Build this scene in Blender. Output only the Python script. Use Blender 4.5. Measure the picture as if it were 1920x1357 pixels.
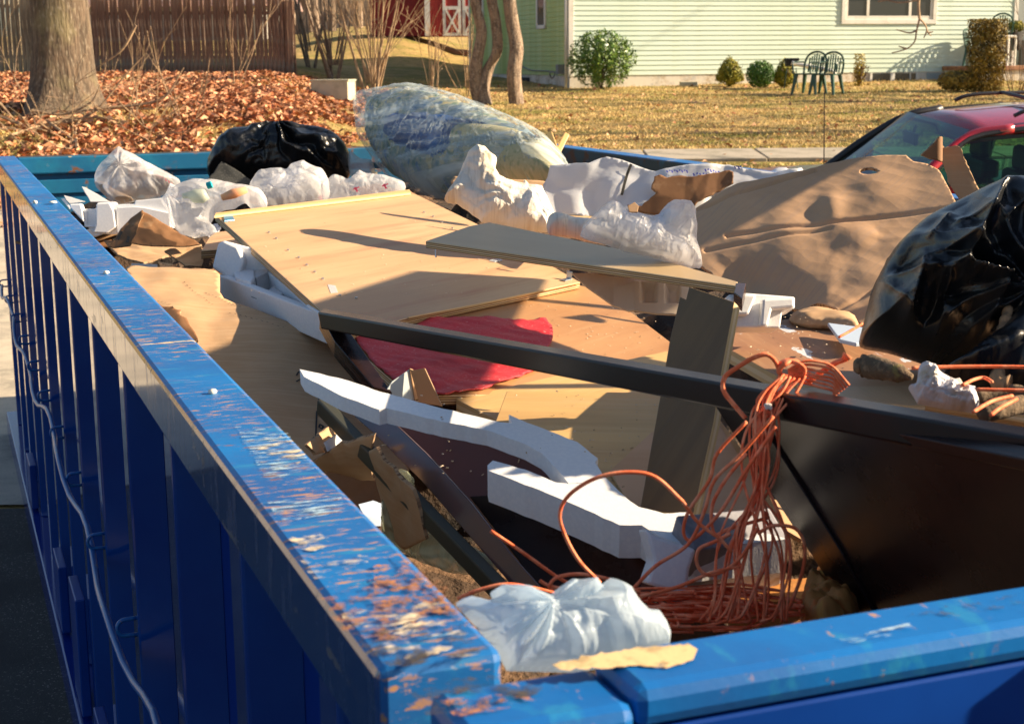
import bpy, bmesh, math, random
import numpy as np
from mathutils import Vector, Matrix
from mathutils.geometry import delaunay_2d_cdt
random.seed(7); rng = np.random.default_rng(7)
SC = bpy.context.scene
for o in list(bpy.data.objects): bpy.data.objects.remove(o)
COL = SC.collection
# ------------------------------------------------------------------ camera
FPX, PITCH, ROLL, YAW = 2819.116, .1983, -.008, .3642
CX, CY, CH = -.2381, -.8772, .3792          # camera in the dumpster's own frame
RZ = 1.20                                   # height of the dumpster's rim over the ground
CAMZ = RZ + CH
_F = np.array([0, math.cos(PITCH), -math.sin(PITCH)]); _R = np.array([1., 0, 0]); _U = np.cross(_R, _F)
_R2 = _R*math.cos(ROLL)+_U*math.sin(ROLL); _U2 = -_R*math.sin(ROLL)+_U*math.cos(ROLL)
cam = bpy.data.cameras.new('camera'); camo = bpy.data.objects.new('camera', cam); COL.objects.link(camo)
camo.matrix_world = Matrix(((_R2[0], _U2[0], -_F[0], 0), (_R2[1], _U2[1], -_F[1], 0), (_R2[2], _U2[2], -_F[2], CAMZ), (0, 0, 0, 1)))
cam.sensor_width = 36; cam.lens = 36*FPX/1920; cam.clip_end = 600; cam.clip_start = .05
cam.dof.use_dof = True; cam.dof.focus_distance = 2.7; cam.dof.aperture_fstop = 16
SC.camera = camo
# ------------------------------------------------------------------ light
SUN_AZ, SUN_EL = math.radians(87), math.radians(25)   # azimuth clockwise from +Y
w = bpy.data.worlds.new('World'); SC.world = w; w.use_nodes = True
nt = w.node_tree; bg = nt.nodes['Background']; sky = nt.nodes.new('ShaderNodeTexSky')
sky.sky_type = 'NISHITA'; sky.sun_disc = False; sky.sun_elevation = SUN_EL; sky.sun_rotation = SUN_AZ
sky.air_density = 1; sky.dust_density = 1.5
nt.links.new(sky.outputs[0], bg.inputs[0]); bg.inputs[1].default_value = .055
sl = bpy.data.lights.new('sun', 'SUN'); sl.energy = 5; sl.angle = math.radians(.53); sl.color = (1, .80, .55)
so = bpy.data.objects.new('sun', sl); COL.objects.link(so)
sv = Vector((math.sin(SUN_AZ)*math.cos(SUN_EL), math.cos(SUN_AZ)*math.cos(SUN_EL), math.sin(SUN_EL)))
so.rotation_euler = sv.to_track_quat('Z', 'Y').to_euler(); so.location = sv*30
vs = SC.view_settings; vs.view_transform = 'Standard'; vs.look = 'None'; vs.exposure = 1.38; vs.gamma = 1; vs.use_curve_mapping = False
SC.cycles.max_bounces = 8; SC.cycles.transparent_max_bounces = 12; SC.cycles.sample_clamp_indirect = 6
# ------------------------------------------------------------------ rays
def ray(px, py): return _F + (px-960)/FPX*_R2 - (py-678.5)/FPX*_U2
CAM = np.array([0, 0, CAMZ])
def V(px, py, zr):                    # point on a horizontal level zr above the rim
    r = ray(px, py); t = (RZ+zr-CAMZ)/r[2]; return CAM + r*t
def D(px, py, d):                     # point at forward distance d
    r = ray(px, py); return CAM + r*(d/r[1])
def interp(x, xs, ys): return np.interp(x, xs, ys)
def gz(x, y):
    x = np.asarray(x, float); y = np.asarray(y, float)
    L = interp(y, [-10, 11, 14.5, 18, 21, 35, 60, 140], [0, 0, .17, .55, .96, 1.33, 2.4, 4])
    R = interp(y, [-10, 5, 7.5, 9, 11.5, 14, 20, 34.7, 43.6, 50, 60, 140], [0, 0, -.2, -.29, -.16, -.05, .29, .94, 1.22, 1.9, 2.5, 4])
    M = interp(y, [-10, 11, 20, 30, 35, 38, 43.6, 47, 60, 140], [0, 0, .33, .78, 1.0, 1.13, 1.45, 2.28, 2.9, 4])
    k = x/np.maximum(y, 1)
    a = np.clip((k+.165)/.07, 0, 1); b = np.clip((k+.07)/.045, 0, 1)
    a = a*a*(3-2*a); b = b*b*(3-2*b)
    z = L*(1-a)+M*a
    return z*(1-b)+R*b
def G(px, py):                        # ray to the ground
    r = ray(px, py); lo = None
    for d in np.arange(4, 120, .1):
        p = CAM+r*(d/r[1])
        if p[2] <= gz(p[0], p[1]): return p
    return CAM+r*(60/r[1])
# ------------------------------------------------------------------ materials
def mat(name, base, rough=.6, layers=(), bump=(), coord='Object', **kw):
    m = bpy.data.materials.new(name); m.use_nodes = True; t = m.node_tree; N = t.nodes; Lk = t.links
    p = N['Principled BSDF']; c3 = lambda c: (*c[:3], 1)
    p.inputs['Base Color'].default_value = c3(base); p.inputs['Roughness'].default_value = rough
    tc = N.new('ShaderNodeTexCoord').outputs[coord]
    def tex(scale, stretch=(1, 1, 1), kind='noise', detail=6, seed=0, distort=0, rg=.6):
        mp = N.new('ShaderNodeMapping'); Lk.new(tc, mp.inputs[0]); mp.inputs['Scale'].default_value = stretch
        mp.inputs['Location'].default_value = (seed*3.1, seed*1.7, seed*.9)
        if kind == 'voronoi':
            n = N.new('ShaderNodeTexVoronoi'); n.inputs['Scale'].default_value = scale; o = n.outputs['Distance']
        elif kind == 'cell':
            n = N.new('ShaderNodeTexVoronoi'); n.inputs['Scale'].default_value = scale
            s = N.new('ShaderNodeSeparateColor'); Lk.new(n.outputs['Color'], s.inputs[0]); o = s.outputs[0]
        elif kind == 'wave':
            n = N.new('ShaderNodeTexWave'); n.inputs['Scale'].default_value = scale; n.inputs['Distortion'].default_value = distort
            n.inputs['Detail'].default_value = 2; o = n.outputs['Fac']
        else:
            n = N.new('ShaderNodeTexNoise'); n.inputs['Scale'].default_value = scale; n.inputs['Detail'].default_value = detail
            n.inputs['Roughness'].default_value = rg; n.inputs['Distortion'].default_value = distort; o = n.outputs['Fac']
        Lk.new(mp.outputs[0], n.inputs['Vector']); return o
    def ramp(o, lo, hi):
        r = N.new('ShaderNodeMapRange'); r.inputs[1].default_value = lo; r.inputs[2].default_value = hi
        Lk.new(o, r.inputs[0]); return r.outputs[0]
    cur = None; rcur = None
    for i, l in enumerate(layers):
        l = dict(l); col = l.pop('c'); lo = l.pop('lo', .5); hi = l.pop('hi', .6); rr = l.pop('r', None); amt = l.pop('amt', 1)
        m2 = l.pop('mask', None)
        o = ramp(tex(seed=l.pop('seed', i+1), **l), lo, hi)
        if m2:
            m2 = dict(m2); lo2 = m2.pop('lo', .5); hi2 = m2.pop('hi', .6); o2 = ramp(tex(**m2), lo2, hi2)
            mm = N.new('ShaderNodeMath'); mm.operation = 'MULTIPLY'; Lk.new(o, mm.inputs[0]); Lk.new(o2, mm.inputs[1]); o = mm.outputs[0]
        if amt != 1:
            mm = N.new('ShaderNodeMath'); mm.operation = 'MULTIPLY'; Lk.new(o, mm.inputs[0]); mm.inputs[1].default_value = amt; o = mm.outputs[0]
        mx = N.new('ShaderNodeMix'); mx.data_type = 'RGBA'; Lk.new(o, mx.inputs[0])
        if cur is None: mx.inputs[6].default_value = c3(base)
        else: Lk.new(cur, mx.inputs[6])
        mx.inputs[7].default_value = c3(col); cur = mx.outputs[2]
        if rr is not None:
            mx = N.new('ShaderNodeMix'); Lk.new(o, mx.inputs[0])
            if rcur is None: mx.inputs[2].default_value = rough
            else: Lk.new(rcur, mx.inputs[2])
            mx.inputs[3].default_value = rr; rcur = mx.outputs[0]
    if cur is not None: Lk.new(cur, p.inputs['Base Color'])
    if rcur is not None: Lk.new(rcur, p.inputs['Roughness'])
    prev = None
    for i, b in enumerate(bump):
        b = dict(b); st = b.pop('s', .3); ds = b.pop('d', .01)
        o = tex(seed=i+11, **b); bn = N.new('ShaderNodeBump'); bn.inputs['Strength'].default_value = st; bn.inputs['Distance'].default_value = ds
        Lk.new(o, bn.inputs['Height'])
        if prev: Lk.new(prev, bn.inputs['Normal'])
        prev = bn.outputs[0]
    if prev: Lk.new(prev, p.inputs['Normal'])
    for k, v in kw.items():
        p.inputs[k.replace('_', ' ')].default_value = v
    m['_p'] = 1
    return m
def film(name, color, alpha=.9, trans=.4, rough=.3, bump=(), layers=(), streak=None, **kw):
    """thin plastic: principled + translucent, mixed with transparency"""
    m = mat(name, color, rough, layers, bump, **kw); t = m.node_tree; N = t.nodes; Lk = t.links
    p = N['Principled BSDF']; out = N['Material Output']
    tr = N.new('ShaderNodeBsdfTranslucent'); tr.inputs[0].default_value = (*color[:3], 1)
    a = N.new('ShaderNodeMixShader'); a.inputs[0].default_value = trans; Lk.new(p.outputs[0], a.inputs[1]); Lk.new(tr.outputs[0], a.inputs[2])
    tp = N.new('ShaderNodeBsdfTransparent'); b = N.new('ShaderNodeMixShader'); b.inputs[0].default_value = alpha
    if streak:
        tc = N.new('ShaderNodeTexCoord'); mp = N.new('ShaderNodeMapping'); mp.inputs['Scale'].default_value = streak[1]
        mp.inputs['Rotation'].default_value = (0, 0, streak[4] if len(streak) > 4 else 0)
        n = N.new('ShaderNodeTexNoise'); n.inputs['Scale'].default_value = streak[0]; n.inputs['Detail'].default_value = 4; n.inputs['Distortion'].default_value = .6
        Lk.new(tc.outputs['UV'], mp.inputs[0]); Lk.new(mp.outputs[0], n.inputs['Vector'])
        r = N.new('ShaderNodeMapRange'); r.inputs[1].default_value = .42; r.inputs[2].default_value = .7; r.inputs[3].default_value = streak[2]; r.inputs[4].default_value = streak[3]
        Lk.new(n.outputs['Fac'], r.inputs[0]); Lk.new(r.outputs[0], b.inputs[0])
    Lk.new(tp.outputs[0], b.inputs[1]); Lk.new(a.outputs[0], b.inputs[2]); Lk.new(b.outputs[0], out.inputs[0])
    return m
def glass(name, col, alpha, rough=.02):
    m = bpy.data.materials.new(name); m.use_nodes = True; t = m.node_tree; N = t.nodes; Lk = t.links
    gl = N.new('ShaderNodeBsdfGlossy'); gl.inputs['Roughness'].default_value = rough
    tp = N.new('ShaderNodeBsdfTransparent'); tp.inputs[0].default_value = (*col, 1)
    fr = N.new('ShaderNodeFresnel'); fr.inputs[0].default_value = 1.28
    ad = N.new('ShaderNodeMath'); ad.operation = 'ADD'; ad.inputs[1].default_value = .35; ad.inputs[2].default_value = alpha; ad.operation = 'MULTIPLY_ADD'; Lk.new(fr.outputs[0], ad.inputs[0]); ad.use_clamp = True
    b = N.new('ShaderNodeMixShader'); Lk.new(ad.outputs[0], b.inputs[0]); Lk.new(tp.outputs[0], b.inputs[1]); Lk.new(gl.outputs[0], b.inputs[2])
    Lk.new(b.outputs[0], N['Material Output'].inputs[0]); return m
# ------------------------------------------------------------------ objects
def tag(o, label=None, cat=None, group=None, kind=None):
    if label: o['label'] = label
    if cat: o['category'] = cat
    if group: o['group'] = group
    if kind: o['kind'] = kind
    return o
def thing(name, loc, label, cat, group=None, rot=0):
    o = bpy.data.objects.new(name, None); COL.objects.link(o); o.location = tuple(loc); o.rotation_euler = (0, 0, rot); o.empty_display_size = .05
    return tag(o, label, cat, group)
def mk(name, verts, faces, mats, parent=None, local=False, idx=None, uvs=None, smooth=False, bevel=0, keep=False):
    verts = np.asarray(verts, float).reshape(-1, 3)
    if not isinstance(mats, (list, tuple)): mats = [mats]
    me = bpy.data.meshes.new(name)
    if local or keep: c = np.zeros(3)
    elif parent is not None: c = np.array(parent.location)
    else: c = np.array([(verts[:, 0].min()+verts[:, 0].max())/2, (verts[:, 1].min()+verts[:, 1].max())/2, verts[:, 2].min()])
    me.from_pydata((verts-c).tolist(), [], [tuple(int(i) for i in f) for f in faces])
    for m in mats: me.materials.append(m)
    if idx is not None: me.polygons.foreach_set('material_index', np.asarray(idx, dtype=np.int32))
    if uvs is not None:
        u = me.uv_layers.new(name='UVMap'); u.data.foreach_set('uv', np.asarray(uvs, dtype=np.float32).ravel())
    if smooth: me.polygons.foreach_set('use_smooth', [True]*len(me.polygons))
    me.update()
    o = bpy.data.objects.new(name, me); COL.objects.link(o)
    if parent is not None: o.parent = parent
    else: o.location = c if not (local or keep) else (0, 0, 0)
    if bevel:
        b = o.modifiers.new('bevel', 'BEVEL'); b.width = bevel; b.segments = 2; b.limit_method = 'ANGLE'; b.angle_limit = .6
    return o
class MB:
    def __init__(s): s.v = []; s.f = []; s.i = []
    def add(s, v, f, i=0):
        n = len(s.v); s.v += [tuple(map(float, p)) for p in v]; s.f += [tuple(int(k)+n for k in q) for q in f]; s.i += [i]*len(f); return s
    def box(s, a, b, i=0, M=None):
        x0, y0, z0 = a; x1, y1, z1 = b
        v = [(x0, y0, z0), (x1, y0, z0), (x1, y1, z0), (x0, y1, z0), (x0, y0, z1), (x1, y0, z1), (x1, y1, z1), (x0, y1, z1)]
        if M is not None: v = [tuple(M @ Vector(p)) for p in v]
        return s.add(v, [(0, 3, 2, 1), (4, 5, 6, 7), (0, 1, 5, 4), (1, 2, 6, 5), (2, 3, 7, 6), (3, 0, 4, 7)], i)
    def tube(s, P, r, n=6, i=0, cap=True):
        P = np.asarray(P, float); m = len(P); rr = np.broadcast_to(np.asarray(r, float), (m,))
        T = np.gradient(P, axis=0); T /= np.linalg.norm(T, axis=1, keepdims=True)+1e-9
        up = np.array([0, 0, 1.]) if abs(T[0][2]) < .9 else np.array([1., 0, 0])
        a = np.cross(T[0], up); a /= np.linalg.norm(a); vs_ = []
        for k in range(m):
            a = a-T[k]*(a@T[k]); a /= np.linalg.norm(a)+1e-9; b = np.cross(T[k], a)
            for j in range(n):
                th = 2*math.pi*j/n; vs_.append(P[k]+rr[k]*(math.cos(th)*a+math.sin(th)*b))
        fs = [(k*n+j, k*n+(j+1) % n, (k+1)*n+(j+1) % n, (k+1)*n+j) for k in range(m-1) for j in range(n)]
        if cap: fs += [tuple(range(n))[::-1], tuple(range((m-1)*n, m*n))]
        return s.add(vs_, fs, i)
    def build(s, name, m, parent=None, **k):
        return mk(name, s.v, s.f, m, parent, idx=s.i, **k)
def spline(P, n=8):
    P = np.asarray(P, float); Q = np.vstack([2*P[0]-P[1], P, 2*P[-1]-P[-2]]); out = []
    for i in range(1, len(Q)-2):
        p0, p1, p2, p3 = Q[i-1:i+3]
        for k in range(n):
            t = k/n; out.append(.5*((2*p1)+(p2-p0)*t+(2*p0-5*p1+4*p2-p3)*t*t+(3*p1-p0-3*p2+p3)*t**3))
    out.append(Q[-2]); return np.array(out)
# numpy noise
def snoise(P, scale, seed=0, octv=3):
    P = np.asarray(P, float); r = np.random.default_rng(seed+100); out = np.zeros(len(P)); a = 1; tot = 0
    for o in range(octv):
        acc = np.zeros(len(P))
        for k in range(5):
            d = r.normal(size=P.shape[1]); d /= np.linalg.norm(d); acc += np.sin(P@d*scale*(.7+.6*r.random())*2*math.pi+r.random()*7)
        out += a*acc/5; tot += a; a *= .5; scale *= 2.1
    return out/tot*1.6
def folds(P, scale, seed=0, k=5, warp=.3):
    P = np.asarray(P, float); r = np.random.default_rng(seed+500); out = np.zeros(len(P))
    wv = np.stack([snoise(P, scale*.6, seed+7+i, 1) for i in range(P.shape[1])], 1)*warp/scale
    Q = P+wv
    for j in range(k):
        d = r.normal(size=P.shape[1]); d /= np.linalg.norm(d); s = scale*(.5+1.3*r.random())
        x = Q@d*s+r.random()*5; t = np.abs((x % 1)-.5)*2; out += (t-.5)/(s/scale)**.7
    return out/k*2
# planes -------------------------------------------------------------
class Plane:
    def __init__(s, pts=None, base=None, yaw=0, lean=0):
        if base is not None:      # upright plane through base point, yaw: turn, lean: radians tilt back from vertical
            p = V(*base) if len(base) == 3 else base
            n = np.array([math.sin(yaw)*math.cos(lean), -math.cos(yaw)*math.cos(lean), math.sin(lean)]); e1 = np.array([math.cos(yaw), math.sin(yaw), 0])
            s.o = p; s.n = n; s.e1 = e1; s.e2 = np.cross(n, e1)
        else:
            a, b, c = [V(*q) if len(q) == 3 else D(q[0], q[1], q[3]) for q in pts]      # 3: level over the rim, 4: forward distance last
            n = np.cross(b-a, c-a); n /= np.linalg.norm(n)
            if n@(CAM-a) < 0: n = -n
            e1 = b-a; e1 -= n*(e1@n); e1 /= np.linalg.norm(e1)
            s.o = a; s.n = n; s.e1 = e1; s.e2 = np.cross(n, e1)
    def uv(s, px, py):
        r = ray(px, py); t = ((s.o-CAM)@s.n)/(r@s.n); q = CAM+r*t-s.o; return (q@s.e1, q@s.e2)
    def pt(s, u, v, h=0): return s.o+np.multiply.outer(u, s.e1)+np.multiply.outer(v, s.e2)+np.multiply.outer(h, s.n)
    def shift(s, h):
        q = Plane.__new__(Plane); q.o = s.o+s.n*h; q.n = s.n; q.e1 = s.e1; q.e2 = s.e2; return q
def pix(P):
    v = P-CAM; z = v@_F; return 960+FPX*(v@_R2)/z, 678.5-FPX*(v@_U2)/z
def zt(z, pts):                       # zoomed reading -> photo pixels
    ox, oy, s = z; return [(ox+x/s, oy+y/s) for x, y in pts]
Z1 = (0, 0, 2.95); Z2 = (540, 0, 2.95); Z3 = (1060, 0, 3.933); Z4 = (1440, 0, 3.933); Z5 = (100, 230, 2.95); Z6 = (640, 170, 2.95)
Z7 = (1180, 230, 2.561); A1 = (0, 360, 2.95); A3 = (540, 540, 2.95); A4 = (1080, 500, 2.95); A5 = (540, 860, 2.73); A6 = (1100, 860, 2.341)
A7 = (1540, 560, 4.989); B3 = (100, 270, 5.9)
def plate(name, pl, outl, t, mats, parent=None, bevel=.0012, back=False, **k):
    """a flat board: outline in photo pixels laid on a plane, thickness t away from the viewer; mats = [face, edge]"""
    uv = [pl.uv(*p) for p in outl]; n = len(uv)
    ar = sum(uv[i][0]*uv[(i+1) % n][1]-uv[(i+1) % n][0]*uv[i][1] for i in range(n))
    if ar < 0: uv = uv[::-1]
    U = np.array([p[0] for p in uv]); W_ = np.array([p[1] for p in uv])
    top = pl.pt(U, W_, np.zeros(n)); bot = pl.pt(U, W_, np.full(n, -t))
    f = [tuple(range(n)), tuple(range(2*n-1, n-1, -1))]; idx = [0, 0]; uvs = [(U[i], W_[i]) for i in range(n)]+[(U[i], W_[i]) for i in range(n-1, -1, -1)]
    L = 0
    for i in range(n):
        j = (i+1) % n; f.append((i, n+i, n+j, j)); idx.append(1 if isinstance(mats, (list, tuple)) and len(mats) > 1 else 0)
        l = math.hypot(U[j]-U[i], W_[j]-W_[i]); uvs += [(L, 1), (L, 0), (L+l, 0), (L+l, 1)]; L += l
    o = mk(name, np.vstack([top, bot]), f, mats, parent, idx=idx, uvs=uvs, bevel=bevel if n < 40 else 0)
    return o
def rough_edge(pts, amp=2, step=8, seed=1):
    r = random.Random(seed); out = []; n = len(pts)
    for i in range(n):
        a, b = pts[i], pts[(i+1) % n]; L = math.hypot(b[0]-a[0], b[1]-a[1]); m = max(1, int(L/step))
        for k in range(m):
            t = k/m; j = amp if k else 0
            out.append((a[0]+(b[0]-a[0])*t+r.uniform(-j, j), a[1]+(b[1]-a[1])*t+r.uniform(-j, j)))
    return out
def surf(name, pl, outl, mats, parent=None, res=60, mode='sheet', th=.003, bulge=.05, pw=2.2, disp=None, holes=(), smoothpts=True, seed=0, smooth=True, backflat=.6):
    """sheet or pillow with its outline in photo pixels on a plane, finely triangulated; disp(u,v,px,py,d01)->metres toward the viewer"""
    ol = np.array([pl.uv(*p) for p in outl])
    span = max(np.ptp(ol[:, 0]), np.ptp(ol[:, 1])); h = span/res
    def dens(P):
        out = []
        for i in range(len(P)):
            a, b = P[i], P[(i+1) % len(P)]; m = max(1, int(np.linalg.norm(b-a)/h))
            for k in range(m): out.append(a+(b-a)*k/m)
        return np.array(out)
    if smoothpts:
        Q = np.vstack([ol[-1:], ol, ol[:2]]); ol = spline(Q, 4)[4:-5]
    B = dens(ol)
    HB = [dens(np.array([pl.uv(*p) for p in hq])) for hq in holes]
    def inside(P, poly):
        x, y = P[:, 0], P[:, 1]; c = np.zeros(len(P), bool); n = len(poly)
        for i in range(n):
            x1, y1 = poly[i]; x2, y2 = poly[(i+1) % n]
            if y1 == y2: continue
            m = ((y1 > y) != (y2 > y)) & (x < (x2-x1)*(y-y1)/(y2-y1)+x1); c ^= m
        return c
    allB = np.vstack([B]+HB)
    def dist(P, X):
        out = np.full(len(P), 1e9)
        for i in range(0, len(X), 200):
            out = np.minimum(out, np.sqrt(((P[:, None, :]-X[None, i:i+200, :])**2).sum(2)).min(1))
        return out
    mn = B.min(0); mx = B.max(0); g = np.array([(x+(.5*h if j % 2 else 0), y) for j, y in enumerate(np.arange(mn[1], mx[1], h*.87)) for x in np.arange(mn[0], mx[0], h)])
    g = g+np.random.default_rng(seed).uniform(-.12, .12, g.shape)*h
    g = g[inside(g, B)]
    for hb in HB: g = g[~inside(g, hb)]
    dd = dist(g, allB); g = g[dd > h*.5]
    pts = [Vector(p) for p in np.vstack([allB, g])]
    edges = []; o0 = 0
    for q in [B]+HB:
        n = len(q); edges += [(o0+i, o0+(i+1) % n) for i in range(n)]; o0 += n
    r = delaunay_2d_cdt(pts, edges, [], 0, 1e-7)
    P = np.array([tuple(v) for v in r[0]]); F = np.array([tuple(f) for f in r[2] if len(f) == 3])
    cen = P[F].mean(1); keep = inside(cen, B)
    for hb in HB: keep &= ~inside(cen, hb)
    F = F[keep]
    a = P[F[:, 1]]-P[F[:, 0]]; b = P[F[:, 2]]-P[F[:, 0]]; fl = (a[:, 0]*b[:, 1]-a[:, 1]*b[:, 0]) < 0; F[fl] = F[fl][:, ::-1]
    d = dist(P, B); dm = d.max(); d01 = np.clip(d/dm, 0, 1)
    base = pl.pt(P[:, 0], P[:, 1], np.zeros(len(P))); X, Y = pix(base)
    dz = disp(P[:, 0], P[:, 1], X, Y, d01) if disp else 0
    n = len(P)
    cnt = {}
    for f in F:
        for k in range(3):
            e = (f[k], f[(k+1) % 3]); cnt[e] = 1
    bd = [e for e in cnt if (e[1], e[0]) not in cnt]
    if mode == 'pillow':
        prof = (1-(1-d01)**pw)**(1/pw); fh = bulge*prof+dz*np.minimum(1, d01*5); bh = -bulge*backflat*prof-.0008
        top = pl.pt(P[:, 0], P[:, 1], fh); bot = pl.pt(P[:, 0], P[:, 1], bh)
    else:
        top = pl.pt(P[:, 0], P[:, 1], dz+np.zeros(n)); bot = pl.pt(P[:, 0], P[:, 1], dz-th+np.zeros(n))
    F2 = F[:, ::-1]+n; side = [(e[0], n+e[0], n+e[1], e[1]) for e in bd]
    faces = [tuple(f) for f in F]+[tuple(f) for f in F2]+side
    uvs = np.vstack([P[F].reshape(-1, 2), P[F[:, ::-1]].reshape(-1, 2), np.array([[P[e[0]], P[e[0]], P[e[1]], P[e[1]]] for e in bd]).reshape(-1, 2)])
    idx = [0]*(2*len(F))+[(1 if isinstance(mats, (list, tuple)) and len(mats) > 1 else 0)]*len(side)
    o = mk(name, np.vstack([top, bot]), faces, mats, parent, idx=idx, uvs=uvs, smooth=smooth)
    if mode == 'sheet' and smooth:
        me = o.data; sm = [True]*(2*len(F))+[False]*len(side); me.polygons.foreach_set('use_smooth', sm)
    return o
def bumps(lst):
    def f(X, Y):
        z = np.zeros(len(X))
        for (bx, by, rx, ry, a) in lst: z += a*np.exp(-((X-bx)/rx)**2-((Y-by)/ry)**2)
        return z
    return f
def label_kind(o, kind): o['kind'] = kind; return o
# ================================================================== MATERIALS (setting)
M = {}
M['soil'] = mat('lawn_soil', (.46, .31, .11), .95, [dict(c=(.24, .22, .035), scale=.55, lo=.46, hi=.62, stretch=(1, 2, 1)), dict(c=(.58, .38, .14), scale=1.3, lo=.5, hi=.66, stretch=(.7, 1.6, 1)),
    dict(c=(.10, .07, .03), scale=9, lo=.56, hi=.72), dict(c=(.45, .30, .10), scale=30, lo=.52, hi=.66, amt=.6), dict(c=(.16, .17, .03), scale=4, lo=.54, hi=.66, amt=.7)], [dict(scale=40, s=.9, d=.05), dict(scale=7, s=.5, d=.08)])
M['asphalt'] = mat('asphalt', (.045, .045, .042), .9, [dict(c=(.09, .088, .08), scale=160, lo=.55, hi=.7), dict(c=(.2, .19, .17), scale=240, kind='cell', lo=.93, hi=.96), dict(c=(.03, .03, .03), scale=3, lo=.45, hi=.6)], [dict(scale=220, s=.6, d=.006)])
M['concrete'] = mat('pale_concrete', (.55, .47, .36), .9, [dict(c=(.33, .29, .23), scale=2.2, lo=.42, hi=.6), dict(c=(.5, .44, .33), scale=14, lo=.5, hi=.65), dict(c=(.22, .2, .17), scale=90, lo=.6, hi=.72)], [dict(scale=120, s=.4, d=.004)])
M['slab'] = mat('pavement_slab', (.40, .35, .28), .9, [dict(c=(.28, .25, .19), scale=3, lo=.45, hi=.62), dict(c=(.2, .17, .12), scale=30, lo=.58, hi=.7)], [dict(scale=60, s=.3, d=.005)])
M['bark'] = mat('bark', (.15, .105, .07), .95, [dict(c=(.09, .065, .045), scale=14, stretch=(1, 1, .18), lo=.44, hi=.56), dict(c=(.25, .21, .11), scale=2.2, lo=.52, hi=.7, amt=.7), dict(c=(.32, .27, .2), scale=35, stretch=(1, 1, .3), lo=.55, hi=.7)], [dict(scale=16, stretch=(1, 1, .2), s=1, d=.05)])
M['bark2'] = mat('pale_bark', (.30, .215, .15), .95, [dict(c=(.14, .10, .075), scale=16, stretch=(1, 1, .3), lo=.46, hi=.6), dict(c=(.4, .33, .25), scale=30, lo=.52, hi=.66)], [dict(scale=22, stretch=(1, 1, .3), s=1, d=.03)])
M['twig'] = mat('twig_bark', (.42, .29, .17), .9, [dict(c=(.22, .15, .1), scale=8, lo=.45, hi=.6)])
M['twigd'] = mat('dark_twig', (.15, .10, .07), .9)
M['picket'] = mat('fence_wood', (.30, .18, .12), .95, [dict(c=(.15, .085, .06), scale=3, stretch=(3, 3, .3), lo=.4, hi=.6), dict(c=(.42, .3, .2), scale=18, stretch=(2, 2, .15), lo=.52, hi=.68), dict(c=(.22, .2, .16), scale=2.5, lo=.55, hi=.7)], [dict(scale=30, stretch=(2, 2, .2), s=.5, d=.01)])
M['picketg'] = mat('grey_fence_wood', (.38, .31, .22), .95, [dict(c=(.14, .11, .08), scale=3, stretch=(3, 3, .3), lo=.42, hi=.6), dict(c=(.38, .31, .21), scale=18, stretch=(2, 2, .15), lo=.52, hi=.68)])
M['siding'] = mat('green_siding', (.67, .80, .70), .55, [dict(c=(.58, .71, .60), scale=.8, lo=.45, hi=.65), dict(c=(.54, .62, .44), scale=7, stretch=(.4, .4, 3), lo=.58, hi=.75)])
M['siding2'] = mat('shaded_gable_siding', (.50, .62, .27), .6, [dict(c=(.34, .46, .10), scale=1.3, stretch=(1, 1, .4), lo=.4, hi=.6), dict(c=(.52, .56, .2), scale=4, lo=.5, hi=.7)])  # shade of the gable side put into a darker yellow green
M['white'] = mat('white_paint', (.78, .76, .70), .5, [dict(c=(.6, .57, .5), scale=5, lo=.5, hi=.75)])
M['found'] = mat('foundation', (.72, .68, .60), .9, [dict(c=(.42, .32, .2), scale=1.6, lo=.5, hi=.62, mask=dict(scale=12, lo=.4, hi=.6)), dict(c=(.5, .5, .48), scale=6, lo=.55, hi=.7)], [dict(scale=20, s=.3, d=.01)])
M['pane'] = mat('window_glass', (.035, .04, .045), .06, Specular_IOR_Level=.8)
M['curtain'] = mat('curtain', (.35, .32, .26), .8)
M['dark'] = mat('dark_gap', (.02, .02, .02), .8)
M['grey'] = mat('grey_panel', (.23, .25, .26), .8)
M['shed'] = mat('shed_red', (.45, .045, .035), .7, [dict(c=(.33, .03, .025), scale=8, stretch=(4, 4, .4), lo=.45, hi=.62)])
M['box'] = mat('weathered_box', (.50, .48, .36), .9, [dict(c=(.38, .36, .26), scale=6, lo=.5, hi=.7)])
M['chairg'] = mat('green_plastic', (.012, .07, .05), .35)
M['fol1'] = mat('yew_leaf', (.26, .26, .02), .6, [dict(c=(.42, .34, .03), scale=14, lo=.45, hi=.6), dict(c=(.12, .15, .015), scale=8, lo=.5, hi=.62)])
M['fol2'] = mat('boxwood_leaf', (.07, .18, .02), .5, [dict(c=(.09, .16, .02), scale=14, lo=.5, hi=.62)])
M['fol3'] = mat('rhododendron_leaf', (.08, .17, .025), .4, [dict(c=(.22, .30, .04), scale=12, lo=.5, hi=.62)])
M['fol4'] = mat('golden_leaf', (.45, .32, .02), .55, [dict(c=(.22, .22, .02), scale=12, lo=.5, hi=.62)])
M['fol5'] = mat('cedar_leaf', (.30, .20, .03), .7, [dict(c=(.06, .05, .015), scale=5, lo=.48, hi=.6), dict(c=(.34, .24, .03), scale=14, lo=.5, hi=.62)])
M['leafa'] = mat('fallen_leaf', (.56, .20, .085), .7, [dict(c=(.72, .38, .20), scale=3.1, kind='cell', lo=.3, hi=.9), dict(c=(.24, .075, .03), scale=5.7, kind='cell', lo=.5, hi=.9)])
M['leafb'] = mat('pale_fallen_leaf', (.74, .43, .24), .7, [dict(c=(.40, .2, .1), scale=4.1, kind='cell', lo=.4, hi=.8)])
M['leafc'] = mat('dark_fallen_leaf', (.22, .085, .04), .8)
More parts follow.
